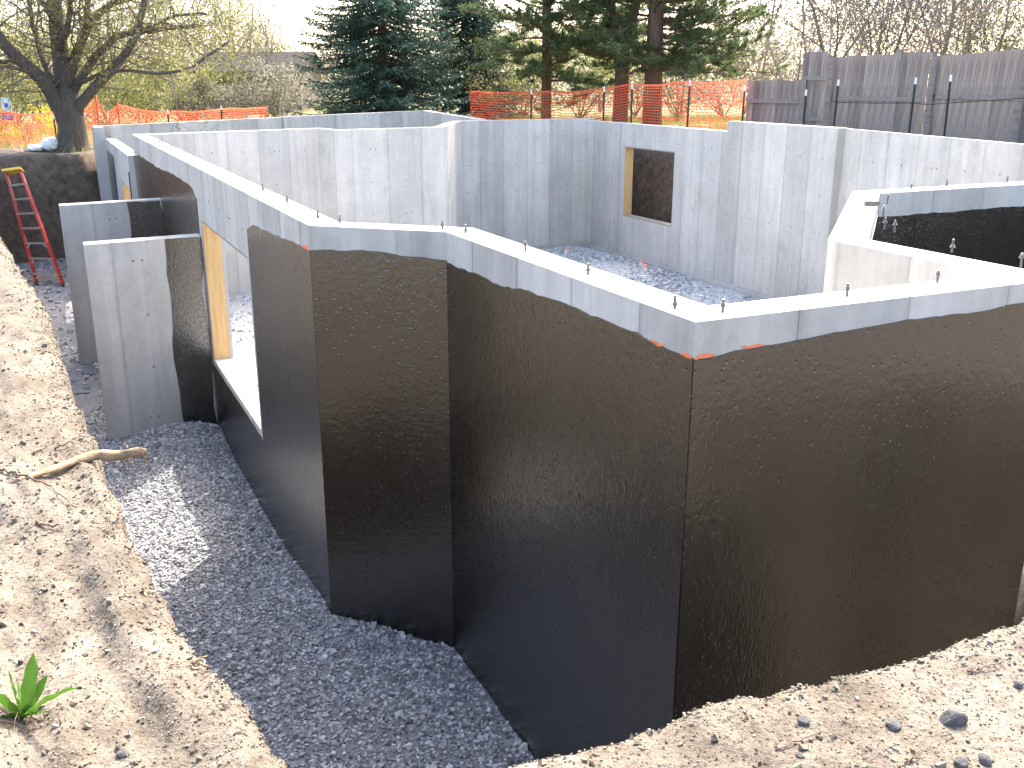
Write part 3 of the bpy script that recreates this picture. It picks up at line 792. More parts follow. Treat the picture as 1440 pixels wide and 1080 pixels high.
rootlet('twig', [(1362, 948, 0), (1385, 942, .004), (1412, 934, .006)], .003, ROOT_DARK, 'twig lying near the right end of the front bank edge', 'twig')
rootlet('root', [(815, 1037, 0), (817, 1032, .012), (820, 1027, .022), (823, 1022, .030), (821, 1020, .034)], .0028, ROOTM, 'tiny pale root curling up from the front bank edge below the black corner')

def rock(px, py, size, label, seed, sq=.7):
    c = gpt(px, py, -.7, size * .25); rs = np.random.default_rng(seed)
    import bmesh
    bm = bmesh.new(); bmesh.ops.create_icosphere(bm, subdivisions=3, radius=1)
    pl = rs.normal(0, 1, (14, 3)); pl /= np.linalg.norm(pl, axis=1)[:, None]; dd = rs.uniform(.62, .95, 14)
    V = np.array([v.co[:] for v in bm.verts]); F = np.array([[v.index for v in f.verts] for f in bm.faces]); bm.free()
    for n_, d_ in zip(pl, dd):
        k = V @ n_ - d_; V = V - np.where(k > 0, k, 0)[:, None] * n_ * .92
    V = V + .02 * rs.normal(0, 1, V.shape)
    V = V * np.array([1.15, .9, sq]) * size
    a = rs.uniform(0, 6); V[:, 0], V[:, 1] = V[:, 0] * math.cos(a) * 1 - V[:, 1] * math.sin(a), V[:, 0] * math.sin(a) + V[:, 1] * math.cos(a)
    tag(obj('stone', V + c, [F], ROCK, None, False, None, c), label, 'stone')
rock(1340, 1015, .036, 'largest dark angular stone on the dirt at lower right', 1, .8)
rock(1256, 1021, .024, 'flat pale-topped stone left of the largest dark stone', 2, .5)
rock(1130, 1016, .018, 'small reddish-grey stone lying alone on the dirt below the black right wall', 3)
rock(1352, 1076, .021, 'small dark stone at the bottom frame edge below the largest stone, left of a pair', 4, .9)
rock(1384, 1071, .019, 'small dark stone at the bottom frame edge, right of a pair', 5, .8)
rock(1125, 1064, .010, 'pebble below the thin straight twig on the right dirt', 6)
rock(1432, 965, .016, 'small dark stone at the right frame edge on the dirt', 7)
rock(172, 1062, .014, 'lone dark pebble on the dirt right of the green weed', 8)

def weed():
    b = gpt(30, 1012)
    t = thing('weed', b, 'bright green broad-leaved weed sprouting from the dirt at lower left', 'weed')
    LEAF = m_leaf('weed_leaf', [(0, (.05, .125, .015)), (1, (.095, .20, .025))], .4, 20)
    lv = [((47, 918), .026, .05, 1), ((110, 966), .016, -.02, 1), ((66, 950), .016, .06, 1), ((-25, 972), .024, -.05, 1), ((12, 944), .012, .08, .8), ((52, 1005), .012, -.03, .6), ((70, 1002), .010, .03, .7), ((-10, 1015), .014, -.04, .7), ((24, 955), .014, .10, .8)]
    for i, ((px, py), wd, dy, k) in enumerate(lv):
        tip = at(px, py, b[1] + dy)
        mid = (b + tip) / 2 + np.array([0, 0, .02 if py > 960 else .005])
        ns = 10; V = []; T_ = tip - b; T_ /= np.linalg.norm(T_)
        side = np.cross(T_, np.array([.25, .8, .5]) if i % 2 == 0 else np.array([-.2, .7, .7])); side /= np.linalg.norm(side); up = np.cross(side, T_)
        for j in range(ns + 1):
            s = j / ns; p = (1 - s) ** 2 * b + 2 * s * (1 - s) * mid + s * s * tip
            h = wd * (math.sin(math.pi * min(1, .12 + s * .88)) ** .7) * (.35 + .65 * s ** .5) if s < .999 else .001
            rip = .003 * math.sin(j * 1.9 + i)
            V += [p - side * h + up * (h * .35 + rip), p - up * .0015, p + side * h + up * (h * .35 - rip)]
        Q = []
        for j in range(ns): Q += [(3 * j, 3 * j + 1, 3 * j + 4, 3 * j + 3), (3 * j + 1, 3 * j + 2, 3 * j + 5, 3 * j + 4)]
        obj('leaf', V, [np.array(Q)], LEAF, t, True)
    m = MB(); rs = np.random.default_rng(5)
    for _ in range(36):
        p = b + np.array([rs.uniform(-.07, .06), rs.uniform(-.10, .03), .0]); p[2] = float(ground_z(p[0:1], p[1:2])[0]) + .004
        q = p + np.array([rs.uniform(-.05, .06), rs.uniform(-.04, .04), rs.uniform(0, .03)]); m.tube([p, (p + q) / 2 + [0, 0, .006], q], [.0018, .0014, .0008], 4)
    m.build('dead_stems', ROOT_DARK, t)
weed()

# plumbing stubs inside
PINK = m_plain('pink_cap', (.75, .30, .22), .5, .1, 20)
PIPE = m_plain('white_pipe', (.72, .70, .66), .45, .05, 20)
for px, py, lab in ((796, 354, 'white pipe stub with pink cap on the gravel floor near the far corner'), (902, 372, 'left one of two pink-capped pipe stubs standing close together on the gravel floor'), (907, 379, 'right one of two pink-capped pipe stubs standing close together on the gravel floor')):
    d = at(px, py, 1.) - np.array([0, 0, CAM_Z]); p = np.array([0, 0, CAM_Z]) + d * ((-2.86 - CAM_Z) / d[2])
    t = thing('pipe_stub', p, lab, 'pipe')
    m = MB(); m.tube([p - [0, 0, .05], p + [0, 0, .06]], .05, 12); m.build('pipe', PIPE, t)
    m = MB(); m.tube([p + [0, 0, .055], p + [0, 0, .10]], [.062, .055], 12); m.build('cap', PINK, t)

# ------------------------------------------------------------------ beyond the dig: fences, netting, trees
def gz1(x, y): return float(ground_z(np.array([x]), np.array([y]))[0])
def base_at(px, Y):
    p = at(px, 160, Y); p[2] = gz1(p[0], p[1]); return p

def t_post(px, py, Y, label, hidden_base=True):
    b = base_at(px, Y); top = at(px, py, Y); top[0] = b[0] + rng.normal(0, .02)
    t = thing('fence_post', b, label, 'post')
    ax = top - b; L = np.linalg.norm(ax); ax /= L; c = (top + b) / 2
    X = np.array([1., 0, 0]); Yv = np.cross(ax, X)
    def tee(m, c, h):
        m.box(c, X * .02, Yv * .004, ax * h); m.box(c + Yv * .016, X * .004, Yv * .012, ax * h)
    m = MB(); tee(m, c - ax * .06, L / 2 - .06); m.build('shaft', POST_GREEN, t)
    m = MB(); tee(m, top - ax * .06, .06); m.build('tip', WHITE, t)

def netting(name, pts, label, cell=.06, seed=3, mat=None):
    """orange safety netting hung along pts = (px, top py, Y, height)"""
    P = []
    for px, py, Y, h in pts:
        p = at(px, py, Y); P.append((p[0], p[1], p[2], h))
    P = np.array(P); seg = np.r_[0, np.cumsum(np.hypot(np.diff(P[:, 0]), np.diff(P[:, 1])))]
    L = seg[-1]; nu = int(L / cell); nv = int(P[:, 3].mean() / cell)
    s = np.linspace(0, L, nu + 1)
    x, y, zt, h = (np.interp(s, seg, P[:, i]) for i in range(4))
    sag = np.min(np.abs(s[:, None] - seg[None]), 1); sag = .07 * np.minimum(sag, 1.0)
    zt = zt - sag + .02 * vnoise(s, s * 0, .5, seed)
    v = np.linspace(0, 1, nv + 1)
    S, Vv = np.meshgrid(np.arange(nu + 1), v, indexing='ij')
    XX = x[:, None] + 0 * Vv; YY = y[:, None] + .05 * vnoise(s[:, None] + 0 * Vv, Vv * 1.2, .6, seed + 1) * (1 - abs(2 * Vv - 1) * .5); ZZ = zt[:, None] - h[:, None] * Vv + .015 * vnoise(s[:, None] + 0 * Vv, Vv * 2, .4, seed + 2)
    G = np.stack([XX, YY, ZZ], -1)
    tx = np.gradient(G, axis=0); tx /= np.linalg.norm(tx, axis=-1)[..., None]; tz = np.array([0, 0, 1.])
    V = []; w1, w2 = .011, .0065
    a, b = G[:-1], G[1:]; hh = np.where((np.arange(nv + 1) % nv) == 0, .022, w1 / 2 + .002)[None, :, None] * tz
    V.append(np.stack([a - hh, b - hh, b + hh, a + hh], 2).reshape(-1, 3))
    a, b = G[:, :-1], G[:, 1:]; ww = tx[:, :-1] * w2 / 1.3
    V.append(np.stack([a - ww, a + ww, b + ww, b - ww], 2).reshape(-1, 3))
    V = np.concatenate(V); F = np.arange(len(V)).reshape(-1, 4)
    o = obj(name, V, [F], NET if mat is None else mat, origin=G[0, -1])
    tag(o, label, 'netting')

netting('safety_netting', [(662, 128, 27.2, 1.35), (747, 128, 26.4, 1.4), (849, 124, 25.0, 1.35), (888, 118, 24.4, 1.4), (967, 115, 23.4, 1.4), (1050, 112, 22.6, 1.3)],
        'long orange safety netting on dark posts running behind the back wall to the wooden fence')
for px, py, Y, lab in ((747, 126, 26.3, 'dark netting post nearest the spruce, left of the first pine trunk'), (849, 122, 24.9, 'dark netting post just left of the forked pine trunk'),
                       (888, 118, 24.3, 'dark netting post between the forked pine and the thickest pine trunk'), (967, 113, 23.3, 'dark netting post right of the thickest pine trunk'), (1044, 120, 22.5, 'dark netting post at the left end of the wooden fence')):
    t_post(px, py, Y, lab)
netting('safety_netting', [(-60, 150, 24.6, 1.05), (8, 158, 25.0, .85), (50, 161, 25.2, .8), (76, 158, 25.4, .85), (100, 150, 25.8, .9)], 'orange safety netting glowing in the sun left of the big bare tree', seed=13)
netting('safety_netting', [(112, 162, 25.9, .9), (136, 138, 26.2, 1.2), (150, 160, 26.4, .9), (166, 148, 26.6, 1.05), (237, 158, 27.2, .9), (311, 153, 27.8, .9), (376, 150, 28.2, .95)], 'orange safety netting running right from the big bare tree behind the back room wall', seed=23)
t_post(75, 160, 25.3, 'thin dark netting post leaning left of the big tree trunk')
t_post(237, 154, 27.1, 'netting post behind the left back wall, middle of the left netting')
t_post(311, 148, 27.7, 'netting post behind the left back wall near the right end of the left netting')
for i, (px, py, Y) in enumerate(((136, 136, 26.1), (166, 146, 26.5))):
    b = base_at(px, Y); tp = at(px, py, Y); m = MB(); m.box((b + tp) / 2, (.02, 0, 0), (0, .02, 0), (0, 0, (tp[2] - b[2]) / 2 + .04))
    tag(m.build('stake', m_plain('orange_stake' if i == 0 else 'worn_orange_stake', (.75, .13, .05), .7, .15, 10), origin=b), ('tall orange stake beside the big tree trunk', 'shorter orange stake right of the tall one by the big tree')[i], 'stake')

# weathered board fence
def fence():
    P0 = base_at(1053, 23.2)
    t = thing('wooden_fence', P0, 'weathered grey board fence stepping up in height behind the right wall', 'fence')
    me = None
    segs = [((1053, 23.2, 113), (1127, 22.3, 112), 'low'), ((1131, 22.25, 73), (1165, 21.85, 72), 'tall'), ((1172, 21.75, 80), (1309, 20.2, 72), 'mid'), ((1316, 20.05, 79), (1440, 18.75, 68), 'end'), ((1443, 18.7, 68), (1620, 17.0, 52), 'out')]
    for (xa, Ya, ya), (xb, Yb, yb), nm in segs:
        A, B = at(xa, ya, Ya), at(xb, yb, Yb)
        L = math.hypot(B[0] - A[0], B[1] - A[1]); n = int(round(L / .145)); d = np.array([B[0] - A[0], B[1] - A[1], 0]) / L
        nr = np.array([d[1], -d[0], 0]);
        if nr[1] > 0: nr = -nr
        zb = -.62
        for i in range(n):
            s = (i + .5) / n; zt = A[2] + (B[2] - A[2]) * s + random.uniform(-.015, .012)
            hgt = (zt - zb) / 2; wd = L / n / 2 + random.uniform(.001, .004)
            m = MB(); c = np.array([0., 0, 0])
            m.hexa([(-wd, -.009, -1), (wd, -.009, -1), (wd, .009, -1), (-wd, .009, -1), (-wd, -.009, 1), (wd, -.009, 1), (wd, .009, 1), (-wd, .009, 1)])
            if i % 6 == 0: me = mesh_of('picket', np.concatenate(m.V), [np.concatenate(m.Q)], FENCE_WOOD)
            o = bpy.data.objects.new('picket', me); COL.objects.link(o); o.parent = t
            p = A + (B - A) * s; o.location = Vector((p[0], p[1], (zt + zb) / 2)) - t.location + Vector(nr) * random.uniform(-.004, .004)
            o.scale = (1, 1, hgt); o.rotation_euler = (0, R(random.uniform(-.3, .3)), math.atan2(d[1], d[0]))
        rails = {'low': [.45], 'tall': [at(1150, 110, 22)[2], .1], 'mid': [at(1240, 141, 21)[2] + .03, -.4], 'end': [at(1380, 139, 19.4)[2] + .03, -.4], 'out': [.43, -.4]}[nm]
        for zr in rails:
            m = MB(); c = (A + B) / 2; m.box((c[0] + nr[0] * .030, c[1] + nr[1] * .030, zr), d * L / 2, nr * .02, (0, 0, .042)); m.build('rail', RAIL_WOOD, t)
    for px, py, Y in ((1168, 78, 21.7), (1313, 74, 20.02), (1129, 112, 22.15), (1442, 66, 18.6)):
        p = at(px, py, Y); m = MB(); m.box((p[0], p[1] - .05, (p[2] - .62) / 2), (.045, 0, 0), (0, .045, 0), (0, 0, (p[2] + .62) / 2)); m.build('post', RAIL_WOOD, t)
RAIL_WOOD = m_grain('weathered_rail', (.17, .15, .135), (.34, .30, .27), 0, .9, True)
fence()
for px, py, Y, lab in ((1131, 126, 21.3, 'dark green metal post leaning at the step between the low and the tall fence panel'), (1174, 112, 20.8, 'green metal post with white tip in front of the fence by the wooden fence post'),
                       (1281, 109, 19.4, 'green metal post with white tip before the middle of the wide fence panel'), (1332, 105, 18.8, 'green metal post with white tip just right of the fence panel joint')):
    t_post(px, py, Y, lab)
m = MB(); cp = [at(px, py, Y) for px, py, Y in ((1174, 144, 20.75), (1230, 145, 20.0), (1281, 145, 19.35), (1306, 147, 19.1), (1332, 145, 18.75), (1440, 138, 17.6), (1540, 132, 16.8))]
m.tube(np.array(cp), .008, 5); tag(m.build('wire', POST_GREEN, origin=cp[0]), 'thin dark wire strung between the green metal posts along the fence', 'wire')

# ---------- vegetation builders
def leaf_quads(P, size, seed, asp=.5, droop=None, tri=False):
    rs = np.random.default_rng(seed); n = len(P)
    d = rs.normal(0, 1, (n, 3)); 
    if droop is not None: d = d * .6 + droop
    d /= np.linalg.norm(d, axis=1)[:, None]
    q = rs.normal(0, 1, (n, 3)); s = np.cross(d, q); s /= np.linalg.norm(s, axis=1)[:, None] + 1e-9
    sz = np.broadcast_to(size, (n,)) * rs.uniform(.6, 1.4, n)
    a = d * sz[:, None]; b = s * (sz * asp)[:, None]
    V = np.stack([P - a * .5, P + b * .5, P + a * .5, P - b * .5], 1).reshape(-1, 3)
    return V, np.arange(4 * n).reshape(-1, 4)

def grow(mb, p, d, L, r, lev, rs, tips, up=.12, wig=.22, kids=(3, 5), seg=5, minr=.004):
    P = [np.array(p, float)]; d = np.array(d, float); d /= np.linalg.norm(d)
    for i in range(seg):
        d = d + rs.normal(0, wig, 3) * .6 + np.array([0, 0, up * .5]); d /= np.linalg.norm(d); P.append(P[-1] + d * L / seg)
    P = np.array(P); rad = np.linspace(r, max(r * .35, minr), seg + 1)
    mb.tube(P, rad, 6 if r > .05 else 4 if r > .015 else 3, cap=False)
    tips.append(P[-1]); tips.append(P[-2])
    if lev > 0:
        for _ in range(rs.integers(kids[0], kids[1] + 1)):
            t = rs.uniform(.3, .98); i = min(int(t * seg), seg - 1); q = P[i] + (P[i + 1] - P[i]) * (t * seg - i)
            dd = P[i + 1] - P[i]; dd /= np.linalg.norm(dd); s = np.cross(dd, rs.normal(0, 1, 3)); s /= np.linalg.norm(s)
            grow(mb, q, dd * .75 + s * rs.uniform(.5, 1.0), L * rs.uniform(.42, .68), rad[i] * rs.uniform(.45, .62), lev - 1, rs, tips, up, wig, kids, seg, minr)
    return P

def bare_tree(name, px, Y, H, stems, label, mat, seed, leaf=None, nleaf=0, lev=3, spread=.35, r0=.07, lean=0, cat='tree', group=None, lsize=.05):
    rs = np.random.default_rng(seed); b = base_at(px, Y)
    t = thing(name, b, label, cat, group); tips = []
    m = MB()
    for _ in range(stems):
        d = np.array([rs.normal(lean, spread), rs.normal(0, spread), 1.0])
        grow(m, b - [0, 0, .1] + rs.normal(0, .12 if stems > 1 else 0, 3) * [1, 1, 0], d, H * rs.uniform(.75, 1.0), r0 * rs.uniform(.7, 1.1), lev, rs, tips, .10, .16, (4, 6), 6, .006)
    m.build('trunk' if stems < 3 else 'stems', mat, t)
    if leaf is not None:
        tp = np.array(tips); P = tp[rs.integers(0, len(tp), nleaf)] + rs.normal(0, .16, (nleaf, 3))
        V, F = leaf_quads(P, lsize, seed); obj('crown', V, [F], leaf, t)

def shrub(px, Y, W, H, label, leaf, seed, n=4200, size=.085, group='shrubs beyond the netting', cat='shrub', zoff=0.0, name='shrub'):
    rs = np.random.default_rng(seed); b = base_at(px, Y); b[2] += zoff
    t = thing(name, b, label, cat, group); m = MB(); tips = []
    for _ in range(9):
        a = rs.uniform(0, 6.28); grow(m, b - [0, 0, .05], (math.cos(a) * W / H * .6, math.sin(a) * W / H * .6, 1), H * rs.uniform(.6, .9), .022, 2, rs, tips, .08, .2, (3, 4), 5, .005)
    m.build('stems', TWIG, t)
    k = 26; ce = rs.normal(0, 1, (k, 3)); ce /= np.linalg.norm(ce, axis=1)[:, None]; ce *= rs.uniform(.35, 1, k)[:, None] ** .6
    ce = ce * [W / 2, W / 2, H / 2] + b + [0, 0, H * .55]; rad = rs.uniform(.14, .30, k) * min(W, H)
    i = rs.integers(0, k, n); d = rs.normal(0, 1, (n, 3)); d /= np.linalg.norm(d, axis=1)[:, None]
    P = ce[i] + d * (rad[i] * rs.random(n) ** .45)[:, None]; P = P[P[:, 2] > b[2] + .02]
    V, F = leaf_quads(P, size, seed, .6); obj('foliage', V, [F], leaf, t)

YG = m_leaf('young_yellow_green_leaves', [(0, (.17, .18, .05)), (.5, (.29, .29, .09)), (1, (.42, .40, .16))], .5)
OLIVE = m_leaf('olive_leaves', [(0, (.09, .10, .035)), (.5, (.18, .18, .07)), (1, (.30, .28, .13))], .45)
GREYG = m_leaf('grey_green_buds', [(0, (.17, .16, .12)), (.5, (.28, .26, .20)), (1, (.40, .37, .29))], .45)
GREYT = m_leaf('far_twigs', [(0, (.10, .09, .085)), (.5, (.20, .18, .165)), (1, (.32, .29, .25))], .3)
GOLD = m_leaf('yellow_blossom', [(0, (.30, .24, .02)), (.5, (.62, .45, .03)), (1, (.80, .60, .08))], .5)
PINKB = m_leaf('reddish_buds', [(0, (.16, .09, .08)), (.5, (.28, .19, .16)), (1, (.34, .30, .20))], .45)
SPRUCE = m_leaf('spruce_needles', [(0, (.022, .052, .036)), (.5, (.045, .095, .066)), (1, (.085, .15, .105))], .25, .9)
PINE = m_leaf('pine_needles', [(0, (.06, .10, .045)), (.5, (.125, .18, .075)), (1, (.22, .26, .12))], .5, .9)
BUD = m_leaf('leaf_buds', [(0, (.12, .12, .03)), (.6, (.24, .24, .07)), (1, (.36, .33, .12))], .5)

# ---------- the big bare tree at the far left corner of the dig
def big_tree():
    Y0 = 24.2; b = base_at(103, Y0)
    t = thing('bare_tree', b, 'big spreading old tree just leafing out behind the far left corner of the dig', 'tree')
    rs = np.random.default_rng(77); m = MB(); tw = MB(); tips = []
    def path(pts, Yo, w0, w1, n=14):
        p = np.array([at(x, y, Y0 + Yo * k) for (x, y), k in zip(pts, np.linspace(0, 1, len(pts)))])
        s = np.r_[0, np.cumsum(np.linalg.norm(np.diff(p, axis=0), axis=1))]; ss = np.linspace(0, s[-1], n)
        q = np.stack([np.interp(ss, s, p[:, i]) for i in range(3)], -1)
        for _ in range(2): q[1:-1] = (q[:-2] + 2 * q[1:-1] + q[2:]) / 4
        q[1:-1] += rs.normal(0, .014, q[1:-1].shape)
        sc_ = Y0 / 1400 / 2 * 1.03
        m.tube(q, np.linspace(w0, w1, n) * sc_, 9); return q, np.linspace(w0, w1, n) * sc_
    limbs = []
    q = np.array([at(x, y, Y0) for x, y in ((106, 232), (104, 218), (103, 205), (102, 185), (100, 165), (97, 145), (95, 125))]); m.tube(q, np.array([36, 27, 21.5, 18.5, 17.5, 16, 13]) * Y0 / 1400 * 1.02, 12)
    for pts, Yo, w0, w1 in (
        ([(93, 175), (84, 150), (70, 122), (48, 98), (28, 85), (8, 66), (-8, 40), (-25, 10), (-35, -30)], -1.2, 22, 9),
        ([(98, 150), (92, 115), (86, 80), (80, 40), (75, 0), (70, -50), (66, -110)], .6, 26, 11),
        ([(96, 120), (104, 88), (116, 52), (130, 25), (150, 8), (178, 2), (205, -18)], 1.4, 15, 6),
        ([(108, 165), (113, 145), (130, 122), (155, 102), (180, 75), (192, 55), (195, 28), (206, -5), (212, -50)], -.8, 15, 6),
        ([(101, 135), (112, 108), (134, 80), (160, 50), (184, 42), (206, 46), (226, 38), (256, 43), (285, 36)], .4, 12, 4),
        ([(103, 120), (122, 111), (140, 104), (165, 97), (200, 101), (242, 107), (272, 94), (300, 72), (322, 58)], -1.8, 6, 2.5),
        ([(30, 86), (10, 89), (-12, 84), (-40, 70)], -.6, 7, 4),
        ([(82, 120), (66, 100), (52, 60), (44, 30), (40, -10)], 1.2, 9, 5),
        ([(72, 20), (58, 0), (40, -22), (20, -50)], 1.0, 9, 5),
        ([(84, 70), (97, 40), (98, 10), (104, -30)], -1, 9, 5),
        ([(128, 28), (122, 8), (126, -20)], .6, 6, 4),
        ([(190, 55), (215, 35), (250, 20), (290, 20)], -.6, 5, 3),
        ([(88, 140), (70, 128), (40, 100), (15, 92), (-20, 95)], 1.6, 6, 3)):
        limbs.append(path(pts, Yo, w0, w1))
    for q, r in limbs:
        for _ in range(15):
            i = rs.integers(2, len(q)); dd = q[i] - q[i - 1]; dd /= np.linalg.norm(dd); s = np.cross(dd, rs.normal(0, 1, 3)); s /= np.linalg.norm(s)
            grow(tw, q[i], dd * .5 + s * rs.uniform(.6, 1.1) + [0, 0, -.05], rs.uniform(.6, 1.9), min(r[i] * .45, .024), 2, rs, tips, .02, .24, (3, 5), 5, .004)
    tr = m.build('trunk', BARK, t, True)
    tw.build('twigs', TWIG, t)
    tp = np.array(tips); n = 42000; P = tp[rs.integers(0, len(tp), n)] + rs.normal(0, .10, (n, 3))
    V, F = leaf_quads(P, .046, 5, .6); obj('crown', V, [F], BUD, t)
big_tree()

# ---------- spruce
def spruce(px, Y, H, Rb, label, seed):
    rs = np.random.default_rng(seed); b = base_at(px, Y); t = thing('spruce_tree', b, label, 'tree')
    m = MB(); m.tube([b - [0, 0, .1], b + [0, 0, H * .5], b + [0, 0, H]], [.19, .11, .02], 9); m.build('trunk', PBARK, t)
    tw = MB(); NP = []; ND = []
    h = .35
    while h < H - .3:
        k = 1 - h / H; nb = 11 if h < 4.5 else 6
        for j in range(nb):
            a = rs.uniform(0, 6.28); L = Rb * (k ** .75) * rs.uniform(.72, 1.12) + .15
            s = np.linspace(0, 1, 12); hh = h + rs.normal(0, .08)
            rr = L * s; zz = hh - .30 * L * s ** 1.2 * (1 - .55 * s) - .05 * L * s + .10 * L * s ** 4
            bend = a + rs.normal(0, .12) * s
            P = np.stack([b[0] + np.cos(bend) * rr, b[1] + np.sin(bend) * rr, b[2] + zz], -1)
            tw.tube(P, np.linspace(.028, .006, 12), 4, cap=False)
            step = .10 if h < 4.5 else .2
            for dist in np.arange(.18 * L, L, step):
                f = dist / L; i = min(int(f * 11), 10); p = P[i] + (P[i + 1] - P[i]) * (f * 11 - i)
                dr = P[i + 1] - P[i]; dr /= np.linalg.norm(dr); sd = np.array([-dr[1], dr[0], 0]); sd /= np.linalg.norm(sd)
                tl = (.50 * (1 - f) + .16) * rs.uniform(.7, 1.2)
                for sg in (-1, 1):
                    d = dr * .75 + sd * sg * rs.uniform(.7, 1.1) + np.array([0, 0, -rs.uniform(.15, .6)]); d /= np.linalg.norm(d)
                    for q in np.arange(.03, tl, .07): NP.append(p + d * q + [0, 0, -.25 * q * q]); ND.append(d)
            NP.append(P[-1]); ND.append(P[-1] - P[-2])
        h += .20 if h < 4.5 else .40
    tw.build('branches', BARK, t)
    NP = np.array(NP); ND = np.array(ND); ND /= np.linalg.norm(ND, axis=1)[:, None] + 1e-9
    V, F = leaf_quads(NP + rs.normal(0, .015, NP.shape), .12, seed, .34, ND * 1.2); obj('crown', V, [F], SPRUCE, t)
spruce(541, 31.5, 7.6, 3.15, 'dark dense spruce with drooping branches behind the middle of the back wall', 3)
spruce(655, 36, 7.0, 2.3, 'smaller dark spruce partly hidden behind the right side of the big spruce', 4)

# ---------- pines
def pine(px, Y, H, rad, label, seed, fork=None, low=1.2, nb=34, reach=2.2, side=None, lean=0):
    rs = np.random.default_rng(seed); b = base_at(px, Y); t = thing('pine_tree', b, label, 'tree')
    m = MB(); axes = []
    if fork is None:
        P = np.array([b - [0, 0, .1], b + [lean * .3, 0, H * .3], b + [lean * .7, .05, H * .65], b + [lean, 0, H]]); m.tube(P, [rad * 1.15, rad * .95, rad * .7, .04], 10); axes.append(P)
    else:
        f = b + [0, 0, fork]; m.tube([b - [0, 0, .1], b + [.02, 0, fork * .6], f], [rad * 1.15, rad, rad * .95], 10)
        for sx in (-1, 1):
            P = np.array([f - [0, 0, .15], f + [sx * .28, .1 * sx, .8], f + [sx * .55, .2 * sx, 2.0], f + [sx * .8, .2 * sx, H - fork]]); m.tube(P, [rad * .75, rad * .62, rad * .5, .04], 8); axes.append(P)
    m.build('trunk', PBARK, t, True)
    tw = MB(); tuft = []
    for j in range(nb):
        P = axes[rs.integers(0, len(axes))]; z = b[2] + low + (H - low) * (j / nb) ** 1.15
        zz = np.clip(z, P[0, 2], P[-1, 2]); p = np.array([np.interp(zz, P[:, 2], P[:, i]) for i in range(3)])
        a = rs.uniform(0, 6.28) if side is None or rs.random() > .4 else side + rs.normal(0, .5)
        L = reach * (1 - .55 * (z - b[2]) / H) * rs.uniform(.5, 1.1)
        n = 8; Q = [p]; d = np.array([math.cos(a), math.sin(a), rs.uniform(-.15, .25)])
        for i in range(n): d = d + rs.normal(0, .12, 3) + [0, 0, -.02 if i < 5 else .06]; d /= np.linalg.norm(d); Q.append(Q[-1] + d * L / n)
        Q = np.array(Q); tw.tube(Q, np.linspace(.035, .008, n + 1), 5, cap=False)
        for _ in range(13):
            i = rs.integers(2, n + 1); dd = Q[i] - Q[i - 1]; dd /= np.linalg.norm(dd); s = np.cross(dd, rs.normal(0, 1, 3)); s /= np.linalg.norm(s); s[2] = abs(s[2]) * .5
            l2 = rs.uniform(.25, .6); e = Q[i] + (dd * .7 + s * .8) * l2; tw.tube([Q[i], (Q[i] + e) / 2 + [0, 0, .02], e], [.012, .009, .005], 4, cap=False)
            for f in (.45, .7, .9, 1.0): tuft.append(Q[i] + (e - Q[i]) * f)
        tuft.append(Q[-1])
    tw.build('branches', PBARK, t)
    C = np.array(tuft); k = 22; Pn = np.repeat(C, k, 0); d = rs.normal(0, 1, Pn.shape); d[:, 2] += .35; d /= np.linalg.norm(d, axis=1)[:, None]
    ln = rs.uniform((.10), .19, len(Pn)); s = np.cross(d, rs.normal(0, 1, d.shape)); s /= np.linalg.norm(s, axis=1)[:, None]
    V = np.stack([Pn - s * .009, Pn + s * .009, Pn + d * ln[:, None]], 1).reshape(-1, 3)
    obj('crown', V, [np.arange(len(V)).reshape(-1, 3)], PINE, t)
pine(768, 29.5, 10.5, .14, 'slender pine with a straight thin trunk, leftmost of the three pines', 11, low=1.4, nb=110, reach=3.0)
pine(872, 28.6, 7.0, .20, 'pine whose trunk forks above the orange netting', 12, fork=2.1, low=1.5, nb=90, reach=2.6)
pine(917, 27.8, 7.6, .235, 'pine with the thickest straight trunk and branches reaching right', 13, low=1.5, nb=100, reach=3.5, side=0.0)

# ---------- shrubs and bare trees
for a in ((14, 34, 4.2, 3.0, 'pale green leafing shrub at the far left behind the sign', YG, 1), (60, 37, 4.0, 3.4, 'yellow-green shrub seen between the left limbs of the big tree', YG, 2),
          (150, 35, 3.6, 2.2, 'yellow-green shrub directly right of the big tree trunk', YG, 3), (205, 38, 4.2, 2.5, 'yellow-green shrub midway between the big tree and the far house', YG, 4),
          (262, 36, 3.4, 2.0, 'yellow-green shrub at the left end of the far house', YG, 5), (330, 40, 3.6, 1.9, 'low yellow-green shrub in front of the far house roof', OLIVE, 6),
          (395, 37, 3.0, 2.5, 'grey budding shrub at the left edge of the spruce', GREYG, 7),
          (700, 34, 4.0, 2.5, 'olive shrub behind the netting between the spruce and the first pine', OLIVE, 8), (735, 38, 4.0, 2.9, 'light green shrub behind the first pine trunk', YG, 9), (815, 36, 4.2, 3.3, 'light green shrub between the first pine and the forked pine', YG, 10), (893, 38, 3.4, 3.6, 'tall olive shrub seen between the forked pine and the thickest pine', OLIVE, 18), (660, 37, 3.2, 3.0, 'pale shrub at the right foot of the big spruce', GREYG, 19), (110, 40, 4.4, 3.6, 'yellow-green shrub directly behind the big tree trunk', YG, 20), (300, 36, 2.6, 1.5, 'low grey-green shrub below the far house wall', GREYG, 21),
          (955, 35, 4.0, 2.7, 'olive green shrub behind the netting right of the thickest pine', OLIVE, 14), (1018, 37, 4.2, 2.7, 'grey-green shrub behind the netting near the wooden fence', GREYG, 15),
          (1090, 36, 4.0, 3.0, 'grey budding shrub behind the low fence panel', GREYG, 16), (1425, 30, 2.8, 3.8, 'green leafing shrub above the right end of the fence', OLIVE, 17)):
    shrub(a[0], a[1], a[2], a[3], a[4], a[5], a[6] + 100)
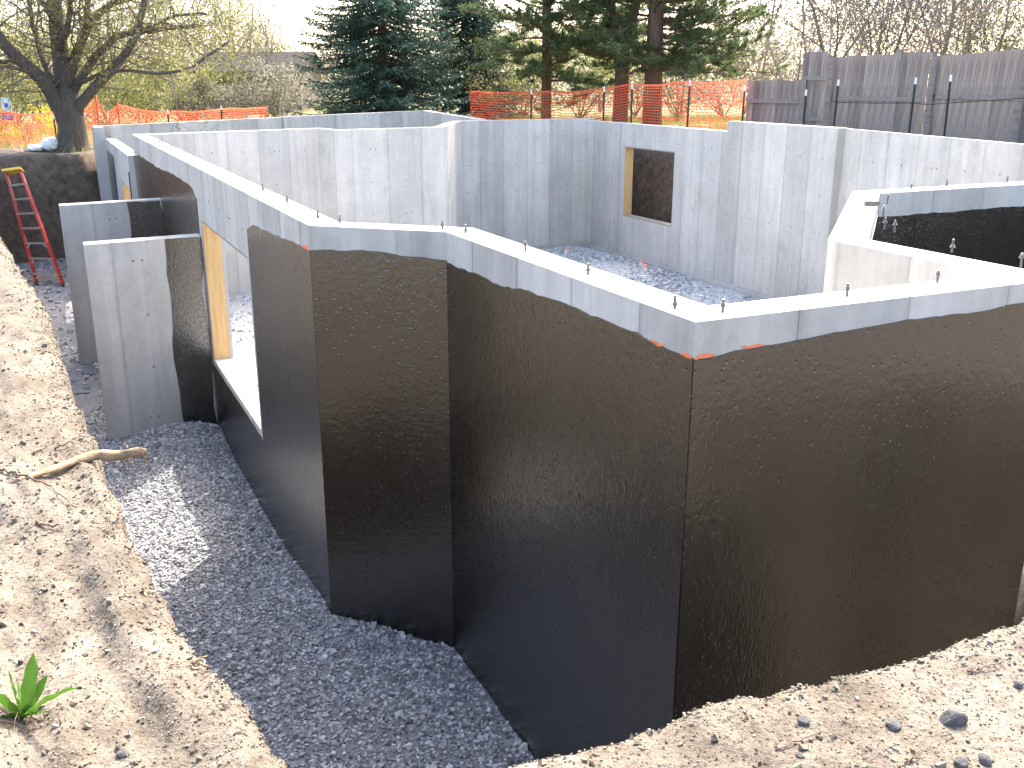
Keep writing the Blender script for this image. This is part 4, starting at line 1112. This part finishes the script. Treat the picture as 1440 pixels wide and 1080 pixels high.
shrub(36, 27.4, 2.6, .85, 'low golden shrub shining through the left orange netting', GOLD, 140, 2200, .06, zoff=.0)
for a in ((1108, 31, 6.5, 1, 'leaning grey bare tree just behind the low fence panel', .12), (1172, 33, 6.5, 1, 'dark thin bare tree rising behind the tall fence panel', -.02), (1226, 31, 5.2, 5, 'many-stemmed bare shrub with reddish buds behind the wide fence panel', 0),
          (1300, 34, 6.0, 1, 'bare tree with a long slanting branch behind the fence joint', .32), (1365, 32, 5.6, 4, 'clump of thin bare stems behind the right fence panel', .1), (1410, 36, 6.5, 1, 'pale bare tree near the right end of the fence', -.1)):
    bare_tree('bare_tree', a[0], a[1], a[2], a[3], a[4], TWIG if a[0] in (1172, 1226) else PALE_TWIG, a[0], PINKB if a[0] in (1226, 1300, 1365) else GREYG, 900, lean=a[5], r0=.09 if a[3] == 1 else .04)
for a in ((215, 46, 6.0, 2, 'faint bare tree far behind the left shrubs', 0), (330, 50, 6.0, 2, 'faint bare tree behind the far house roof', .1), (395, 42, 5.0, 3, 'grey twiggy tree left of the spruce', 0), (690, 44, 6.0, 2, 'bare tree far behind between the spruce and the first pine', 0),
          (840, 44, 6.5, 2, 'bare tree far behind between the pine trunks', 0), (1050, 42, 6.5, 2, 'bare tree far behind the left end of the wooden fence', 0), (1150, 44, 6.5, 3, 'grey bare tree far behind the tall fence panel', 0), (1270, 44, 6.5, 3, 'grey bare tree far behind the wide fence panel', .1), (1340, 46, 7, 3, 'grey bare tree far behind the right fence panel', 0)):
    bare_tree('bare_tree', a[0], a[1], a[2], a[3], a[4], PALE_TWIG, a[0] + 7, GREYG, 700, lean=a[5], r0=.06)

for a in ((135, 39, 5.5, 3, 'slender leafing tree behind the right limbs of the big tree', .1), (185, 43, 6.0, 3, 'leafing tree behind the outermost right branch of the big tree', 0), (258, 40, 5.0, 3, 'pale leafing tree left of the far house', .05),
          (312, 44, 5.5, 3, 'pale leafing tree rising over the middle of the far house', 0), (368, 41, 4.8, 3, 'pale leafing tree between the far house and the spruce', -.05), (20, 40, 6.0, 4, 'leafing tree at the far left edge behind the sign', 0)):
    bare_tree('leafing_tree', a[0], a[1], a[2], a[3], a[4], PALE_TWIG, a[0] + 3, YG, 2600, lean=a[5], r0=.045, lsize=.075)
for a in ((1118, 33, 5.0, 4, 'bundle of grey stems behind the step of the fence', 0), (1196, 31, 4.8, 4, 'bundle of grey stems right of the tall fence panel', .1), (1255, 35, 5.4, 4, 'bundle of grey stems behind the right half of the wide fence panel', 0),
          (1330, 34, 5.2, 4, 'bundle of grey stems above the fence joint, right of the slanting tree', .1), (1388, 31, 4.8, 4, 'bundle of grey stems behind the middle of the right fence panel', -.1), (1436, 34, 5.4, 4, 'bundle of grey stems at the right frame edge above the fence', 0)):
    bare_tree('bare_tree', a[0], a[1], a[2], a[3], a[4], PALE_TWIG, a[0] + 5, GREYT, 1500, lean=a[5], r0=.035, lsize=.06)

# far house
def house():
    c = base_at(352, 52); t = thing('house', c, 'low far house with a grey shingle roof seen through the shrubs', 'house')
    HW = m_plain('brown_siding', (.20, .165, .14), .9, .15, 2); HR = m_plain('grey_shingles', (.045, .038, .034), .95, .3, 5, 0, .1)
    m = MB(); m.box(c + [0, 3, .95], (2.6, 0, 0), (0, 3, 0), (0, 0, 1.0)); w_ = m.build('wall', HW, t)
    m = MB(); zr, ze = 2.9, 1.9
    for s in (-1, 1):
        a = [(-2.9, 3 + s * 3.4, ze), (2.9, 3 + s * 3.4, ze), (2.9, 3, zr), (-2.9, 3, zr)]; P = np.array(a) + c
        m.hexa([*P, *(P + [0, 0, .12])])
    m.build('roof', HR, t)
    for s in (-1, 1):
        m = MB(); P = np.array([(s * 2.55, 0, ze), (s * 2.55, 6, ze), (s * 2.55, 3, zr - .05)]) + c; m.add(np.vstack([P, P + [s * .04, 0, 0]]), None, [(0, 1, 2), (3, 5, 4)]); m.build('gable', HW, t)
    for x in (-1.4, 1.4):
        m = MB(); m.box(c + [x, -.03, 1.1], (.5, 0, 0), (0, .03, 0), (0, 0, .45)); f = m.build('window', WHITE, t)
        m = MB(); m.box(c + [x, -.065, 1.1], (.43, 0, 0), (0, .004, 0), (0, 0, .38)); m.build('pane', GLASS, f)
GLASS = m_plain('dark_glass', (.02, .025, .03), .1, .1, 2)
house()

# far thicket closing the view below the sky
rs = np.random.default_rng(9); n = 150000
x = rs.uniform(-48, 52, n); y = rs.uniform(54, 68, n)
hmax = 2.4 + 3.1 * sstep(-15, -6, x) + 1.4 * vnoise(x, y * 0, 4.0, 61) + .9 * vnoise(x, y * 0, 1.3, 62)
z = -.8 + (hmax + .8) * rs.random(n) ** .9
ok = (x > -14) | (rs.random(n) < .6); x, y, z = x[ok], y[ok], z[ok]
lf = x < -12 + rs.normal(0, 2, len(x))
for k_, mt, lb in ((lf, OLIVE, 'far yellow-green thicket along the horizon at the left'), (~lf, GREYT, 'far grey twiggy thicket along the horizon from the spruce to the right')):
    V, F = leaf_quads(np.stack([x[k_], y[k_], z[k_]], -1), .19, 9, .42)
    tag(obj('thicket', V, [F], mt), lb, 'thicket', kind='stuff')
# dry grass tufts on the undisturbed ground behind the dig
n = 9000
x = rs.uniform(-22, 18, n); y = rs.uniform(23.5, 36, n); ok = sdist(x, y, PIT) > .25; x, y = x[ok], y[ok]
P = np.stack([x, y, ground_z(x, y)], -1); P = np.repeat(P, 5, 0) + rs.normal(0, .05, (len(P) * 5, 3)) * [1, 1, 0]
d = rs.normal(0, .35, P.shape) + [0, 0, 1]; ln = rs.uniform(.08, .24, len(P))[:, None]; s = np.cross(d, rs.normal(0, 1, d.shape)); s /= np.linalg.norm(s, axis=1)[:, None]
V = np.stack([P - s * .008, P + s * .008, P + d * ln], 1).reshape(-1, 3)
tag(obj('grass', V, [np.arange(len(V)).reshape(-1, 3)], YG), 'dry yellow-green grass behind the dig', 'grass', kind='stuff')

# white sacks by the tree and the small sign
def sack(px, py, Y, sx, sz, label, seed):
    import bmesh
    bm = bmesh.new(); bmesh.ops.create_icosphere(bm, subdivisions=4, radius=1)
    V = np.array([v.co[:] for v in bm.verts]); F = np.array([[v.index for v in f.verts] for f in bm.faces]); bm.free()
    k = 1 + .16 * vnoise(V[:, 0] * 1.2 + V[:, 2], V[:, 1] + seed, .5, seed) + .07 * vnoise(V[:, 0] + V[:, 1], V[:, 2] + seed, .2, seed + 1)
    V = V * k[:, None] * [sx, .28, sz]; c = at(px, py, Y); c[2] = gz1(c[0], c[1]) + sz * .75
    V[:, 2] = np.maximum(V[:, 2], -sz * .8)
    tag(obj('sack', V + c, [F], WHITE, None, True, None, c), label, 'sack')
sack(71, 206, 24.0, .20, .17, 'larger white sack lying against the foot of the big tree', 3)
sack(51, 214, 23.7, .17, .09, 'flatter white sack left of the larger one by the big tree', 5)
def sign():
    b = base_at(9, 27.0); top = at(9, 138, 27.0)
    t = thing('sign', b, 'small pale blue and white sign on a post behind the left netting', 'sign')
    m = MB(); m.box((b + top) / 2, (.025, 0, 0), (0, .025, 0), (0, 0, (top[2] - b[2]) / 2)); m.build('post', ALU, t)
    SB = m_plain('blue_panel', (.05, .12, .55), .5, .1, 8); SW = m_plain('pale_blue_panel', (.62, .78, .85), .5, .06, 8)
    p = at(9, 148, 26.96); m = MB(); m.box(p, (.125, 0, 0), (0, .008, 0), (0, 0, .20)); pn = m.build('upper_panel', SW, t)
    m = MB(); m.box(p + [0, -.010, .0], (.05, 0, 0), (0, .002, 0), (0, 0, .05)); m.build('blue_square', SB, pn)
    p = at(10, 164, 26.96); m = MB(); m.box(p, (.15, 0, 0), (0, .008, 0), (0, 0, .09)); m.build('lower_panel', SB, t)
sign()
